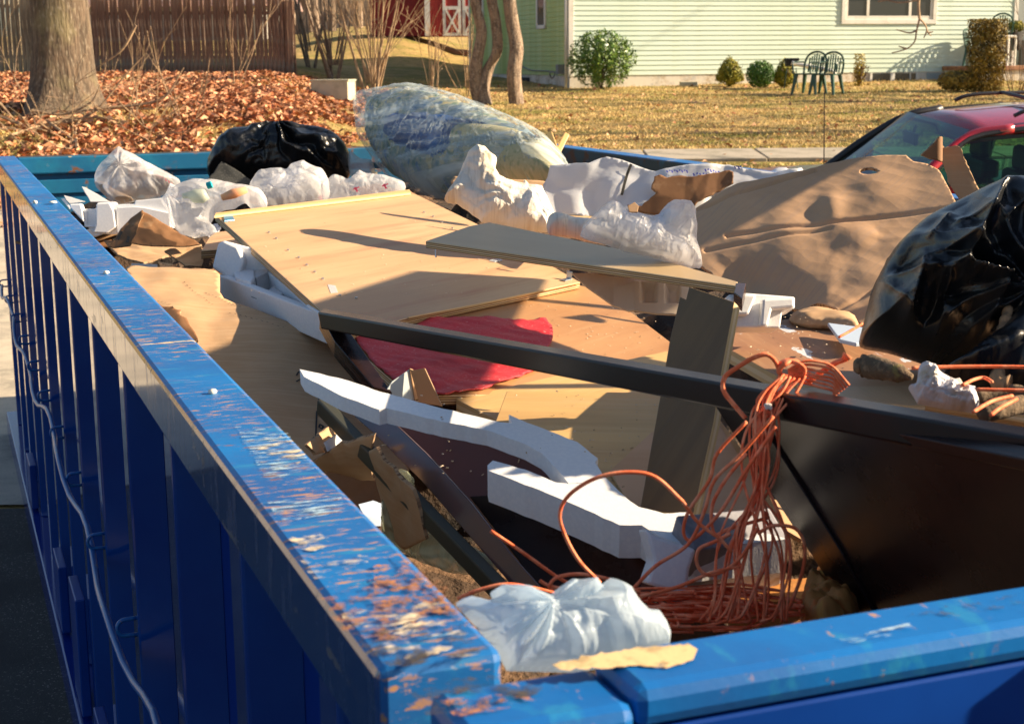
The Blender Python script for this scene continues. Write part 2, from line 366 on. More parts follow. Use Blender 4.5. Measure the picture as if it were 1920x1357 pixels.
M['straw'] = mat('dry_grass', (.76, .54, .23), .9, [dict(c=(.26, .27, .04), scale=.5, lo=.48, hi=.58, stretch=(1, 2.4, 1)), dict(c=(.74, .54, .24), scale=.35, lo=.52, hi=.62, stretch=(1, 3, 1)), dict(c=(.42, .28, .11), scale=2.4, lo=.5, hi=.64)])
M['roof'] = mat('shingle_roof', (.16, .15, .15), .9, [dict(c=(.25, .2, .18), scale=6, lo=.5, hi=.6)])
M['roofr'] = mat('red_grey_roof', (.28, .17, .15), .9, [dict(c=(.36, .3, .28), scale=1, lo=.5, hi=.6)])
M['wallp'] = mat('pale_wall', (.5, .47, .42), .8)
# ================================================================== GROUND
def sheet(name, x0, x1, y0, y1, nx, ny, dz, m, wob=0):
    xs = np.linspace(x0, x1, nx); ys = y0+(y1-y0)*np.linspace(0, 1, ny)**1.3
    X, Y = np.meshgrid(xs, ys); Z = gz(X, Y)+dz
    if wob: Z = Z+wob*snoise(np.stack([X.ravel(), Y.ravel()], 1), .5, 3).reshape(X.shape)*np.clip((Y-15)/4, 0, 1)
    v = np.stack([X.ravel(), Y.ravel(), Z.ravel()], 1)
    f = [(j*nx+i, j*nx+i+1, (j+1)*nx+i+1, (j+1)*nx+i) for j in range(ny-1) for i in range(nx-1)]
    o = mk(name, v, f, m, keep=True, smooth=True); o['kind'] = 'structure'; return o
sheet('lawn', -70, 75, -12, 170, 190, 260, 0, M['soil'], .02)
sheet('asphalt_yard', -14, 9, -9, 5.2, 40, 40, .012, M['asphalt'])  # asphalt tone darkened to carry the container's shade over the near ground
sheet('concrete_driveway', -22, 8, 5.25, 14.6, 60, 60, .012, M['concrete'])
# pavement slabs
a = G(1300, 296); pav = []
pw_ = thing('pavement', (3, 20, float(gz(3, 20))), None, None); pw_['kind'] = 'structure'
sb = MB().box((-.75, -.62, -.06), (.75, .62, .03))
first = None
for i in range(16):
    x = -.5+i*1.53; y = 20.1+(x*.012)
    if first is None:
        first = sb.build('slab', M['slab'], pw_, local=True, bevel=.01)
        o = first
    else:
        o = first.copy(); COL.objects.link(o); o.parent = pw_
    o.location = (x-3, y-20, float(gz(x, y))-float(gz(3, 20))+.012); o.rotation_euler = (math.atan(.043), 0, random.uniform(-.008, .008))
# ================================================================== FENCE
def fence(name, label, px0, d0, px1, d1, h, m, n, row, top_jit=.02, gap=.10):
    a = D(px0, 100, d0); b = D(px1, 100, d1); rt = thing(name, (a[0], a[1], float(gz(a[0], a[1]))), label, 'fence')
    L = math.hypot(b[0]-a[0], b[1]-a[1]); ang = math.atan2(b[1]-a[1], b[0]-a[0]); rt.rotation_euler = (0, 0, ang)
    meshes = []
    for k in range(4):
        q = MB(); w2 = gap*.46; hh = h+random.uniform(-top_jit, top_jit); q.add([(-w2, 0, 0), (w2, 0, 0), (w2, .02, 0), (-w2, .02, 0), (-w2, 0, hh-.05), (w2, 0, hh-.05), (w2, .02, hh-.05), (-w2, .02, hh-.05), (-w2*.5, 0, hh), (w2*.5, 0, hh), (w2*.5, .02, hh), (-w2*.5, .02, hh)],
            [(0, 1, 5, 4), (2, 3, 7, 6), (1, 2, 6, 5), (3, 0, 4, 7), (4, 5, 9, 8), (6, 7, 11, 10), (5, 6, 10, 9), (7, 4, 8, 11), (8, 9, 10, 11), (0, 3, 2, 1)])
        meshes.append(q.build('picket', m, rt, local=True))
    cnt = int(L/gap)
    for i in range(cnt):
        if i < 4: o = meshes[i]
        else: o = meshes[random.randrange(4)].copy(); COL.objects.link(o); o.parent = rt
        s = (i+.5)*gap; wx = a[0]+math.cos(ang)*s; wy = a[1]+math.sin(ang)*s
        o.location = (s, random.uniform(-.012, .012), float(gz(wx, wy))-rt.location[2]-.03); o.rotation_euler = (random.uniform(-.015, .015), random.uniform(-.012, .012), 0)
        o.scale = (random.uniform(.9, 1.02), 1, random.uniform(.985, 1.02))
    for zz in (.35, h*.78):
        q = MB(); P = []
        for s in np.linspace(0, L, 12):
            wx = a[0]+math.cos(ang)*s; wy = a[1]+math.sin(ang)*s; P.append((s, float(gz(wx, wy))-rt.location[2]+zz))
        for (s0, z0), (s1, z1) in zip(P[:-1], P[1:]):
            q.add([(s0, .03, z0-.04), (s1, .03, z1-.04), (s1, .07, z1-.04), (s0, .07, z0-.04), (s0, .03, z0+.04), (s1, .03, z1+.04), (s1, .07, z1+.04), (s0, .07, z0+.04)], [(0, 3, 2, 1), (4, 5, 6, 7), (0, 1, 5, 4), (2, 3, 7, 6), (1, 2, 6, 5), (3, 0, 4, 7)])
        q.build('rail', m, rt, local=True)
    s = .05
    while s < L+.1:
        wx = a[0]+math.cos(ang)*s; wy = a[1]+math.sin(ang)*s
        q = MB().box((s-.05, .075, -.1), (s+.05, .175, h-.02)); o = q.build('post', m, rt, local=True); o.location = (0, 0, float(gz(wx, wy))-rt.location[2]); s += 2.3
    return rt
fence('picket_fence', 'reddish brown weathered board fence between the big oak and the bare shrubs', 172, 35.5, 553, 34.5, 1.72, M['picket'], 0, 0)
fence('picket_fence', 'pale grey board fence left of the thick oak trunk', -70, 36.5, 168, 36, 1.95, M['picketg'], 0, 0, gap=.115)
fence('picket_fence', 'dark red end run of board fence turning back beside the bare shrubs', 555, 34.55, 536, 40, 1.72, M['picket'], 0, 0)
# ================================================================== TREES
def limb(mb, p0, dirv, L, r0, depth, bend=.25, rs=random, i=0, kids=4, rmin=.004, up=.1):
    P = [np.array(p0, float)]; d = np.array(dirv, float); d /= np.linalg.norm(d); n = 6
    for k in range(n):
        d = d+np.array([rs.gauss(0, bend), rs.gauss(0, bend), rs.gauss(0, bend)+up])*.35; d /= np.linalg.norm(d); P.append(P[-1]+d*L/n)
    P = np.array(P); r1 = max(rmin, r0*.35); R_ = np.linspace(r0, r1, n+1)
    mb.tube(P, R_, 5 if r0 < .05 else 8, i)
    if depth > 0:
        for k in range(kids):
            t = .25+.7*rs.random(); j = min(n-1, int(t*n)); q = P[j]+(P[j+1]-P[j])*(t*n-j)
            dd = (P[j+1]-P[j])/np.linalg.norm(P[j+1]-P[j])+np.array([rs.gauss(0, .55), rs.gauss(0, .55), rs.gauss(0, .35)+.15])
            limb(mb, q, dd, L*rs.uniform(.4, .7), max(rmin, R_[j]*.6), depth-1, bend, rs, i, kids, rmin, up)
def trunk_mesh(name, P, R_, m, parent, flare=None, n=28, seed=0, amp=.05):
    P = spline(P, 6); R_ = np.interp(np.linspace(0, 1, len(P)), np.linspace(0, 1, len(R_)), R_); v = []; r = np.random.default_rng(seed)
    ph = r.random(4)*6
    for k, (p, rad) in enumerate(zip(P, R_)):
        hgt = p[2]-P[0][2]
        for j in range(n):
            th = 2*math.pi*j/n; rr = rad*(1+amp*math.sin(3*th+ph[0]+hgt*.7)+amp*.7*math.sin(7*th+ph[1]+hgt*1.3)+amp*.4*math.sin(13*th+ph[2]))
            if flare: rr += flare*math.exp(-hgt/.28)*(.6+.6*max(0, math.sin(2.5*th+ph[3])))*rad
            v.append((p[0]+rr*math.cos(th), p[1]+rr*math.sin(th), p[2]))
    f = [(k*n+j, k*n+(j+1) % n, (k+1)*n+(j+1) % n, (k+1)*n+j) for k in range(len(P)-1) for j in range(n)]
    return mk(name, v, f, m, parent, smooth=True)
rs = random.Random(5)
b = G(124, 205); T = thing('oak_tree', b, 'thick grey oak trunk rising in front of the board fence at left', 'tree')
trunk_mesh('trunk', [b+np.array([0, 0, -.1]), b+np.array([-.02, 0, .4]), b+np.array([.0, 0, 1.1]), b+np.array([-.02, 0, 2.2]), b+np.array([.05, 0, 4.5]), b+np.array([0, .1, 7])], [.44, .41, .385, .37, .34, .28], M['bark'], T, flare=.75, seed=3)
q = MB()
for k in range(6): limb(q, b+np.array([0, 0, 4.2+k*.5]), (math.cos(k*1.3), math.sin(k*1.3), .7), 4, .12, 2, rs=rs, rmin=.012)
q.build('branches', M['bark'], T)
# three stemmed tree
b = G(915, 196); b2 = G(968, 222); dd = b[1]
T = thing('maple_tree', b, 'clump of three bare curving trunks standing in front of the green house', 'tree')
def stem(pts, rads, dd, seed):
    P = [D(x, y, dd+o) for x, y, o in pts]; P.append(P[-1]+(P[-1]-P[-2])*.2+np.array([0, 0, 2.5])); trunk_mesh('trunk', P, rads, M['bark2'], T, seed=seed, n=16, amp=.06); return P[-1]
e = [stem([(905, 205, .05), (892, 165, 0), (895, 110, 0), (903, 60, 0), (892, 10, 0), (886, -60, 0)], [.14, .12, .115, .105, .1, .1, .06], dd, 1),
     stem([(912, 212, 0), (905, 170, 0), (915, 130, .05), (932, 95, 0), (930, 45, 0), (922, 0, 0), (915, -60, 0)], [.16, .13, .115, .105, .1, .1, .1, .06], dd, 2),
     stem([(978, 240, 0), (968, 195, -.05), (963, 140, -.1), (968, 90, -.05), (960, 40, 0), (955, 0, 0), (950, -60, 0)], [.2, .15, .14, .135, .13, .125, .12, .07], dd-.1, 3)]
trunk_mesh('root_flare', [D(905, 205, dd), D(925, 212, dd-.05), D(950, 222, dd-.1), D(978, 238, dd-.1)], [.13, .12, .14, .16], M['bark2'], T, seed=4, n=12)
q = MB()
for p in e:
    for k in range(3): limb(q, p-np.array([0, 0, .6+.4*k]), (rs.uniform(-1, 1), rs.uniform(-1, 1), .9), 2.8, .05, 2, rs=rs, rmin=.008)
q.build('branches', M['bark2'], T)
# shrubs of bare stems
def bare_shrub(px, row, h, n, spread, m, label, kids=3, r=.02, seed=1, depth=2, grp=None, name='bare_shrub', lean=0):
    rr = random.Random(seed); b = G(px, row); T = thing(name, b, label, 'shrub', grp); q = MB(); s = MB()
    for k in range(n):
        a = rr.uniform(0, 6.28); d = (math.cos(a)*spread+lean, math.sin(a)*spread*.6, 1)
        o = np.array([math.cos(a), math.sin(a), 0])*rr.uniform(.02, .16)
        if k < n*.6: limb(q, b+o, d, h*rr.uniform(.7, 1.1), r*rr.uniform(.7, 1.3), 0, .16, rr, rmin=.006)
        limb(s, b+o+np.array([0, 0, h*.12]), d, h*rr.uniform(.6, 1.05), r*.55, depth, .22, rr, kids=kids, rmin=.004)
    q.build('stems', m, T); s.build('twigs', m, T)
bare_shrub(700, 190, 2.9, 12, .30, M['twig'], 'sunlit bare shrub with fanning tan stems beside the pale box', seed=4, r=.026, kids=4)
bare_shrub(625, 155, 3.3, 9, .38, M['bark2'], 'bare brown shrub standing right behind the pale box', seed=9, r=.035)
bare_shrub(585, 128, 3.6, 6, .3, M['bark2'], 'tall thin bare shrub by the end of the board fence', seed=12, r=.04)
bare_shrub(808, 185, 1.3, 7, .25, M['twig'], 'low wispy bare shrub holding one orange leaf', seed=14, r=.01, depth=1)
bare_shrub(872, 182, 1.6, 5, .3, M['twig'], 'low bent bare shrub just left of the three trunks', seed=15, r=.014, depth=1, lean=-.2)
bare_shrub(25, 128, 1.0, 6, .4, M['twig'], 'small bare sprouts in front of the grey fence', seed=16, r=.014, depth=1)
bare_shrub(185, 135, 1.8, 5, .35, M['twig'], 'thin bare brambles right of the oak trunk by the fence', seed=17, r=.012, depth=1, lean=.2)
bare_shrub(440, 165, 1.5, 3, .5, M['twig'], 'sparse bare sprout in front of the brown fence middle', seed=18, r=.012, depth=1, lean=.3)
bare_shrub(350, 228, .9, 2, .6, M['twig'], 'single dry stalk rising from the leaf litter', seed=19, r=.012, depth=1)
bare_shrub(1905, 172, 1.2, 6, .4, M['twigd'], 'dark thorny bare shrub at the foot of the porch', seed=20, r=.014, depth=2)
# dead branches lying under the oak
T = thing('dead_branches', G(100, 240), 'tangle of pale dead branches lying under the oak', 'branches'); q = MB()
for P in ([(0, 225), (60, 245), (130, 235), (180, 215), (235, 150), (270, 112)], [(0, 250), (80, 250), (160, 215), (290, 212)], [(60, 215), (120, 222), (170, 200), (188, 168)], [(90, 235), (140, 275), (125, 290)], [(0, 200), (30, 235)], [(145, 285), (145, 240), (190, 205)], [(185, 212), (300, 195), (345, 135)], [(255, 55), (230, 100), (190, 130)], [(20, 262), (90, 240), (170, 228), (240, 236)]):
    W0 = []
    for k, (x, y) in enumerate(P): g = G(x, y if y > 195 else 200); W0.append(D(x, y, min(g[1], 19.5))+np.array([0, 0, .05]))
    W0 = spline(W0, 5); q.tube(W0, np.linspace(.022, .008, len(W0)), 5)
for k in range(26):
    x = rs.uniform(0, 330); y = rs.uniform(205, 290); p = G(x, y); limb(q, p+np.array([0, 0, .03]), (rs.uniform(-1, 1), rs.uniform(-.4, .4), rs.uniform(.0, .5)), rs.uniform(.5, 1.4), .008, 1, .3, rs, rmin=.003, up=-.05)
q.build('branches', M['twig'], T)
# trees outside the frame whose shadows streak the lawn
for k, (x, y, h) in enumerate([(15, 24, 9), (20, 30.5, 11), (13.5, 18.0, 8), (24, 27, 9)]):
    b = np.array([x, y, float(gz(x, y))-.1]); T = thing('bare_tree', b, ['bare tree on the lawn right of the view, nearest the house path', 'tall bare tree right of the green house', 'bare tree by the pavement right of the view', 'bare tree far right on the lawn'][k], 'tree')
    trunk_mesh('trunk', [b, b+np.array([.1, 0, h*.4]), b+np.array([-.1, .1, h*.8])], [.26, .2, .1], M['bark'], T, flare=.4, seed=20+k, n=14)
    q = MB()
    for j in range(9): limb(q, b+np.array([0, 0, h*(.25+.06*j)]), (math.cos(j*2.1), math.sin(j*2.1), .7), h*.4, .07, 2, rs=rs, rmin=.012)
    q.build('branches', M['bark'], T)
# small tree whose twig hangs into the top of the view
b = np.array([6.9, 13.2, float(gz(6.9, 13.2))-.1]); T = thing('young_tree', b, 'young tree whose bare twig hangs into the top right of the view', 'tree')
tw = [D(1745, -160, 11.5), D(1735, -60, 11.5), D(1723, 0, 11.5), D(1724, 35, 11.5)]
trunk_mesh('trunk', [b, b+np.array([0, 0, 1.6]), b+np.array([-.1, -.2, 3.2]), b+np.array([-.1, -.3, 4.6])], [.1, .085, .06, .03], M['bark2'], T, seed=30, n=12)
q = MB(); P = spline([b+np.array([-.1, -.2, 3.0]), b+np.array([-1.2, -.8, 3.4]), tw[0]+np.array([.6, .1, .2])]+tw[:1], 6); q.tube(P, np.linspace(.04, .016, len(P)), 6)
P = spline(tw, 6); q.tube(P, np.linspace(.014, .010, len(P)), 6)
for pts in ([(1724, 35), (1718, 60), (1715, 78), (1700, 92), (1672, 100)], [(1724, 35), (1735, 48), (1740, 62), (1746, 68)], [(1718, 58), (1705, 62), (1680, 56)], [(1738, 58), (1732, 72)], [(1700, 92), (1685, 87)], [(1723, 0), (1690, 5), (1668, 2), (1645, -3)], [(1646, 3), (1660, 1), (1700, -4)], [(1740, 62), (1750, 60)]):
    P = spline([D(x, y, 11.5) for x, y in pts], 4); q.tube(P, np.linspace(.008, .004, len(P)), 5)
q.build('branches', M['twig'], T)
# ================================================================== LEAF LITTER, GRASS
def litter(name, n, region, m, size, label, cat, lift=.02, seed=1, mask=None):
    r = np.random.default_rng(seed); x0, x1, y0, y1 = region; pts = []
    k = r.uniform(x0, x1, n*4); y = y0*(y1/y0)**r.random(n*4); x = k*y
    if mask is not None: s = mask(x, y, r); x = x[s]; y = y[s]
    x = x[:n]; y = y[:n]; n = len(x); z = gz(x, y)+.02*snoise(np.stack([x, y], 1), .5, 3)*np.clip((y-15)/4, 0, 1)+lift*r.random(n)
    a = r.uniform(0, 6.28, n); t = r.normal(0, .6, n); t2 = r.normal(0, .45, n); s = size*r.uniform(.6, 1.3, n)
    ex = np.stack([np.cos(a), np.sin(a), np.sin(t2)], 1); ey = np.stack([-np.sin(a)*np.cos(t), np.cos(a)*np.cos(t), np.sin(t)], 1)
    c = np.stack([x, y, z], 1); up = np.array([0, 0, 1.])
    q = [c-ex*s[:, None], c-ey*s[:, None]*.55+up*s[:, None]*.3, c+ex*s[:, None], c+ey*s[:, None]*.55+up*s[:, None]*.3]
    v = np.stack(q, 1).reshape(-1, 3); f = [(4*i, 4*i+1, 4*i+2) for i in range(n)]+[(4*i, 4*i+2, 4*i+3) for i in range(n)]
    ms = r.integers(0, len(m), n); o = mk(name, v, f, m, keep=True, idx=np.concatenate([ms, ms]), smooth=False)
    o['kind'] = 'stuff'; o['label'] = label; o['category'] = cat; return o
def lm(x, y, r):
    k = x/y; e = .30+.7*np.clip((y-14.5)/2, 0, 1); nz = snoise(np.stack([x, y], 1), .35, 5)
    right = np.clip((-.085+.035*nz-k)/.02, 0, 1)*1.0
    bare = np.where((y < 21) & (k < -.22), .35, 1)*np.where(y < 16, .35, 1)
    return r.random(len(x)) < right*e*bare*np.clip(.62+1.0*nz, .06, 1)
litter('leaf_litter', 42000, (-.42, -.04, 12.8, 34.8), [M['leafa'], M['leafa'], M['leafb'], M['leafc']], .062, 'thick rusty fallen leaves covering the bank below the fence', 'fallen leaves', .06, 1, lm)
litter('scattered_leaves', 1500, (-.1, .4, 16, 36), [M['leafa'], M['leafb']], .05, 'loose brown leaves scattered over the lawn', 'fallen leaves', .02, 2)
def blades(name, n, seed=4):
    r = np.random.default_rng(seed); k = r.uniform(-.4, .4, n); y = 13*(38/13)**r.random(n); x = k*y
    ok = ~((y > 19.3) & (y < 20.9) & (x > -1.5)) & ~((y < 14.8) & (x < 8)); x = x[ok]; y = y[ok]; n = len(x)
    z = gz(x, y)+.02*snoise(np.stack([x, y], 1), .5, 3)*np.clip((y-15)/4, 0, 1); a = r.uniform(0, 3.14, n); h = r.uniform(.02, .055, n)*(1+.4*snoise(np.stack([x, y], 1), .4, 8)); w_ = .010
    ex = np.stack([np.cos(a)*w_, np.sin(a)*w_, np.zeros(n)], 1); c = np.stack([x, y, z-.005], 1); tip = c+np.stack([r.normal(0, .03, n), r.normal(0, .03, n), h], 1)
    v = np.stack([c-ex, c+ex, tip], 1).reshape(-1, 3); f = np.arange(3*n).reshape(-1, 3)
    o = mk(name, v, f, M['straw'], keep=True); o['kind'] = 'stuff'; tag(o, 'short dormant winter grass on the lawns', 'grass')
blades('dry_grass', 200000)
# ================================================================== FOLIAGE SHRUBS
def leafy(name, label, px, row, w_, h, m, n, shape, cat='shrub', leaf=.03, seed=1, depth=None, stem=True, dens=None, leafaspect=.5, zoff=0):
    b = G(px, row) if depth is None else D(px, row, depth); r = np.random.default_rng(seed); T = thing(name, b, label, cat)
    P = []
    while len(P) < n:
        q = r.uniform(-1, 1, (n*3, 3)); q[:, 2] = (q[:, 2]+1)/2; ok = shape(q, r); q = q[ok]
        P += list(q)
    P = np.array(P[:n]); P = P*np.array([w_/2, w_/2*.8, h]); c = b+P+np.array([0, 0, zoff])
    d = P-np.array([0, 0, h*.5]); d /= np.linalg.norm(d, axis=1, keepdims=True)+1e-6
    a = r.normal(size=(n, 3)); ex = np.cross(d+.7*a, r.normal(size=(n, 3))); ex /= np.linalg.norm(ex, axis=1, keepdims=True); ey = np.cross(ex, d+.5*a); ey /= np.linalg.norm(ey, axis=1, keepdims=True)
    s = leaf*r.uniform(.6, 1.3, n)[:, None]; v = np.stack([c-ex*s, c-ey*s*leafaspect, c+ex*s, c+ey*s*leafaspect], 1).reshape(-1, 3)
    o = mk('foliage', v, np.arange(4*n).reshape(-1, 4), m, T); o['kind'] = 'stuff'
    if stem:
        q = MB()
        for k in range(6): limb(q, b, (r.uniform(-.5, .5), r.uniform(-.5, .5), 1), h*.6, .02, 1, .2, rs, rmin=.006)
        q.build('stems', M['twigd'], T)
    return T
def clumpy(base, sc=2.2, th=0.0, sd=1):
    def f(q, r):
        nz = snoise(q, sc, sd, 2); return base(q) & (nz > th-.4*r.random(len(q)))
    return f
def shell(fn, k=.55):
    return lambda q: (fn(q) < 1) & (fn(q) > k)
ball = lambda q: np.sqrt(q[:, 0]**2+q[:, 1]**2+((q[:, 2]-.5)/.5)**2)
cone = lambda q: np.sqrt(q[:, 0]**2+q[:, 1]**2)/np.clip(1.05-q[:, 2]**2.2, .02, 1)/np.clip(q[:, 2]*5, .3, 1)
col = lambda q: np.maximum(np.sqrt(q[:, 0]**2+q[:, 1]**2)/np.clip(1.0+.1*q[:, 2], .1, 1.2), np.abs(q[:, 2]-.5)*2)
leafy('rhododendron', 'large leafy dark green shrub at the left corner of the green house', 1128, 168, 1.55, 1.32, M['fol3'], 4200, clumpy(shell(ball, .1), 2.0, .22, 3), leaf=.058, seed=1, leafaspect=.3)
leafy('yew_bush', 'yellow green conical bush left of the round dark green bush', 1368, 163, .66, .72, M['fol1'], 5200, clumpy(shell(cone, .3), 3, .0, 2), leaf=.026, seed=2)
leafy('box_bush', 'round dark green bush between two yellow green bushes', 1425, 166, .66, .62, M['fol2'], 5200, clumpy(shell(ball, .4), 3.4, -.1, 2), leaf=.024, seed=3, stem=False)
leafy('yew_bush', 'small yellow green bush beside the green plastic chairs', 1470, 165, .52, .68, M['fol1'], 4200, clumpy(shell(cone, .3), 3, .0, 5), leaf=.026, seed=4)
leafy('golden_shrub', 'slim bright yellow shrub in front of the foundation', 1610, 162, .26, .72, M['fol4'], 900, clumpy(shell(col, 0), 4, -.1, 5), leaf=.026, seed=5)
leafy('cedar_bush', 'tall brown green cedar bush in front of the white porch railing', 1846, 172, .80, 1.5, M['fol5'], 12000, clumpy(shell(col, .35), 3.4, -.12, 6), leaf=.03, seed=6, stem=False)
leafy('cedar_bush', 'low brown creeping bush at the base of the tall cedar bush', 1795, 172, .9, .45, M['fol5'], 3500, clumpy(shell(ball, .3), 3.2, -.2, 8), leaf=.03, seed=7, stem=False)
# ================================================================== GREEN HOUSE
hc = D(1068, 165, 34.7); hz = float(hc[2]); TH = math.radians(15.6); LW = 11.5; LG = 9.2
H = thing('green_house', (hc[0], hc[1], hz), 'pale green house with horizontal siding and a wide white window', 'house', rot=TH)
LAP = .111; ZS = .27; HH = 3.0   # siding from ZS up
def lapbd(L, zz, axis, m, x0=0):
    q = MB(); t = .018
    if axis == 'x': v = [(x0, 0, 0), (L, 0, 0), (L, 0, LAP), (x0, 0, LAP), (x0, -t, 0), (L, -t, 0), (L, -.003, LAP), (x0, -.003, LAP)]
    else: v = [(0, L, 0), (0, x0, 0), (0, x0, LAP), (0, L, LAP), (-t, L, 0), (-t, x0, 0), (-.003, x0, LAP), (-.003, L, LAP)]
    q.add(v, [(4, 5, 6, 7), (0, 4, 7, 3), (1, 2, 6, 5), (0, 1, 5, 4), (3, 7, 6, 2)]); return q
WX0, WX1, WZ0 = 5.85, 8.05, 0
n = int((HH-ZS)/LAP)+1
WIN_B = ZS+1.13                        # underside of the window trim
WA, WB = 6.75, 9.28                   # window along the wall
proto = lapbd(LW, 0, 'x', 0).build('siding_board', M['siding'], H, local=True); pg = lapbd(LG, 0, 'y', 0).build('siding_board', M['siding2'], H, local=True)
pl_ = lapbd(WA+.02, 0, 'x', 0).build('siding_board', M['siding'], H, local=True); pr_ = lapbd(LW, 0, 'x', 0, WB-.02).build('siding_board', M['siding'], H, local=True)
def put(o, first, z, c=[0]):
    if not first: o = o.copy(); COL.objects.link(o); o.parent = H
    o.location = (0, 0, z); return o
f1 = f2 = f3 = True
for i in range(n):
    z = ZS+i*LAP
    if z+LAP*.5 < WIN_B: put(proto, f1, z); f1 = False
    else: put(pl_, f2, z); put(pr_, f2, z); f2 = False
    put(pg, i == 0, z)
MB().box((0, 0, -.6), (LW, .2, ZS)).build('foundation', M['found'], H, local=True)
MB().box((0, .2, -.6), (.2, LG, ZS)).build('foundation', M['found'], H, local=True)
MB().box((.004, .004, ZS), (WA, .2, HH)).box((WB, .004, ZS), (LW, .2, HH)).box((WA, .004, ZS), (WB, .2, WIN_B)).box((WA, .004, WIN_B+1.35), (WB, .2, HH)).box((.004, .2, ZS), (.2, LG, HH)).box((LW-.2, .2, ZS), (LW, LG, HH)).box((.2, LG-.2, ZS), (LW-.2, LG, HH)).build('wall', M['siding'], H, local=True)
for a_, b_ in (((-.03, -.03, ZS-.02), (.09, .06, HH)), ((LW-.08, -.03, ZS-.02), (LW+.03, .06, HH)), ((-.03, LG-.08, ZS-.02), (.06, LG+.03, HH))): MB().box(a_, b_).build('corner_trim', M['white'], H, local=True, bevel=.004)
q = MB(); q.add([(-.4, -.5, HH+.0), (LW+.4, -.5, HH), (LW+.4, LG/2, HH+2.0), (-.4, LG/2, HH+2.0), (-.4, LG+.5, HH), (LW+.4, LG+.5, HH), (-.4, -.5, HH+.15), (LW+.4, -.5, HH+.15), (LW+.4, LG/2, HH+2.15), (-.4, LG/2, HH+2.15), (-.4, LG+.5, HH+.15), (LW+.4, LG+.5, HH+.15)], [(0, 3, 2, 1), (3, 4, 5, 2), (6, 7, 8, 9), (9, 8, 11, 10), (0, 1, 7, 6), (4, 10, 11, 5), (0, 6, 9, 3), (3, 9, 10, 4), (1, 2, 8, 7), (2, 5, 11, 8)]); q.build('roof', M['roof'], H, local=True)
# band above the siding seen at the top edge
wf = MB().box((WA-.0, -.045, WIN_B), (WB, .03, WIN_B+.1)).box((WA, -.045, WIN_B+.1), (WA+.1, .03, WIN_B+1.35)).box((WB-.1, -.045, WIN_B+.1), (WB, .03, WIN_B+1.35)).build('window', M['white'], H, local=True, bevel=.004)
MB().box((WA+.1, -.02, WIN_B+.1), (WB-.1, .02, WIN_B+.19)).box((WA+.1, -.02, WIN_B+.19), (WA+.17, .02, WIN_B+1.3)).box((WA+.66, -.02, WIN_B+.19), (WA+.73, .02, WIN_B+1.3)).box((WB-.75, -.02, WIN_B+.19), (WB-.68, .02, WIN_B+1.3)).box((WB-.17, -.02, WIN_B+.19), (WB-.1, .02, WIN_B+1.3)).build('frame', M['white'], wf, local=True, bevel=.003)
for x0, x1 in ((WA+.17, WA+.66), (WA+.73, WB-.75), (WB-.68, WB-.17)): MB().box((x0, .0, WIN_B+.19), (x1, .012, WIN_B+1.3)).build('pane', M['pane'], wf, local=True)
# gable windows
for gy, z0 in ((1.75, ZS+1.08), (7.55, ZS+1.18)):
    wf = MB().box((-.05, gy, z0), (.0, gy+.75, z0+.09)).box((-.05, gy, z0), (.0, gy+.09, z0+1.2)).box((-.05, gy+.66, z0), (.0, gy+.75, z0+1.2)).build('window', M['white'], H, local=True, bevel=.003)
    MB().box((-.03, gy+.09, z0+.09), (-.022, gy+.66, z0+1.2)).build('pane', M['pane'], wf, local=True)
# basement windows
for gy in (3.2,):
    MB().box((-.02, gy, -.02), (-.004, gy+1.1, .2)).build('window', M['dark'], H, local=True)
bx0 = 7.55
for x0, x1 in ((bx0, bx0+.06), (bx0+.55, bx0+.66), (bx0+1.07, bx0+1.1), (bx0+1.24, bx0+1.31)):
    MB().box((x0, -.05, -.1), (x1, -.004, ZS-.02)).build('window_frame', M['white'], H, local=True, bevel=.004)
MB().box((bx0+.06, -.02, -.08), (bx0+1.24, -.006, ZS-.03)).build('window', M['pane'], H, local=True)
MB().box((bx0+1.55, -.03, 0), (bx0+2.2, -.004, ZS-.03)).build('vent_panel', mat('blue_grey', (.35, .42, .45), .5), H, local=True)
MB().box((bx0+1.5, -.12, -.22), (bx0+2.2, -.03, -.05)).build('window_well', M['dark'], H, local=True)
# downspout and gas meter at the corner
q = MB(); q.tube([(-.07, .05, .0), (-.07, .05, HH)], .035, 8); q.build('downspout', M['white'], H, local=True, smooth=True)
q = MB().box((-.2, .25, .30), (-.02, .42, .52)); q.tube(spline([(-.12, .4, .35), (-.22, .8, .33), (-.12, .95, .2), (-.05, 1.1, .35), (-.03, 3, .38), (-.03, 4, .5)], 6), .016, 6); q.build('gas_meter', M['grey'], H, local=True, bevel=.01)
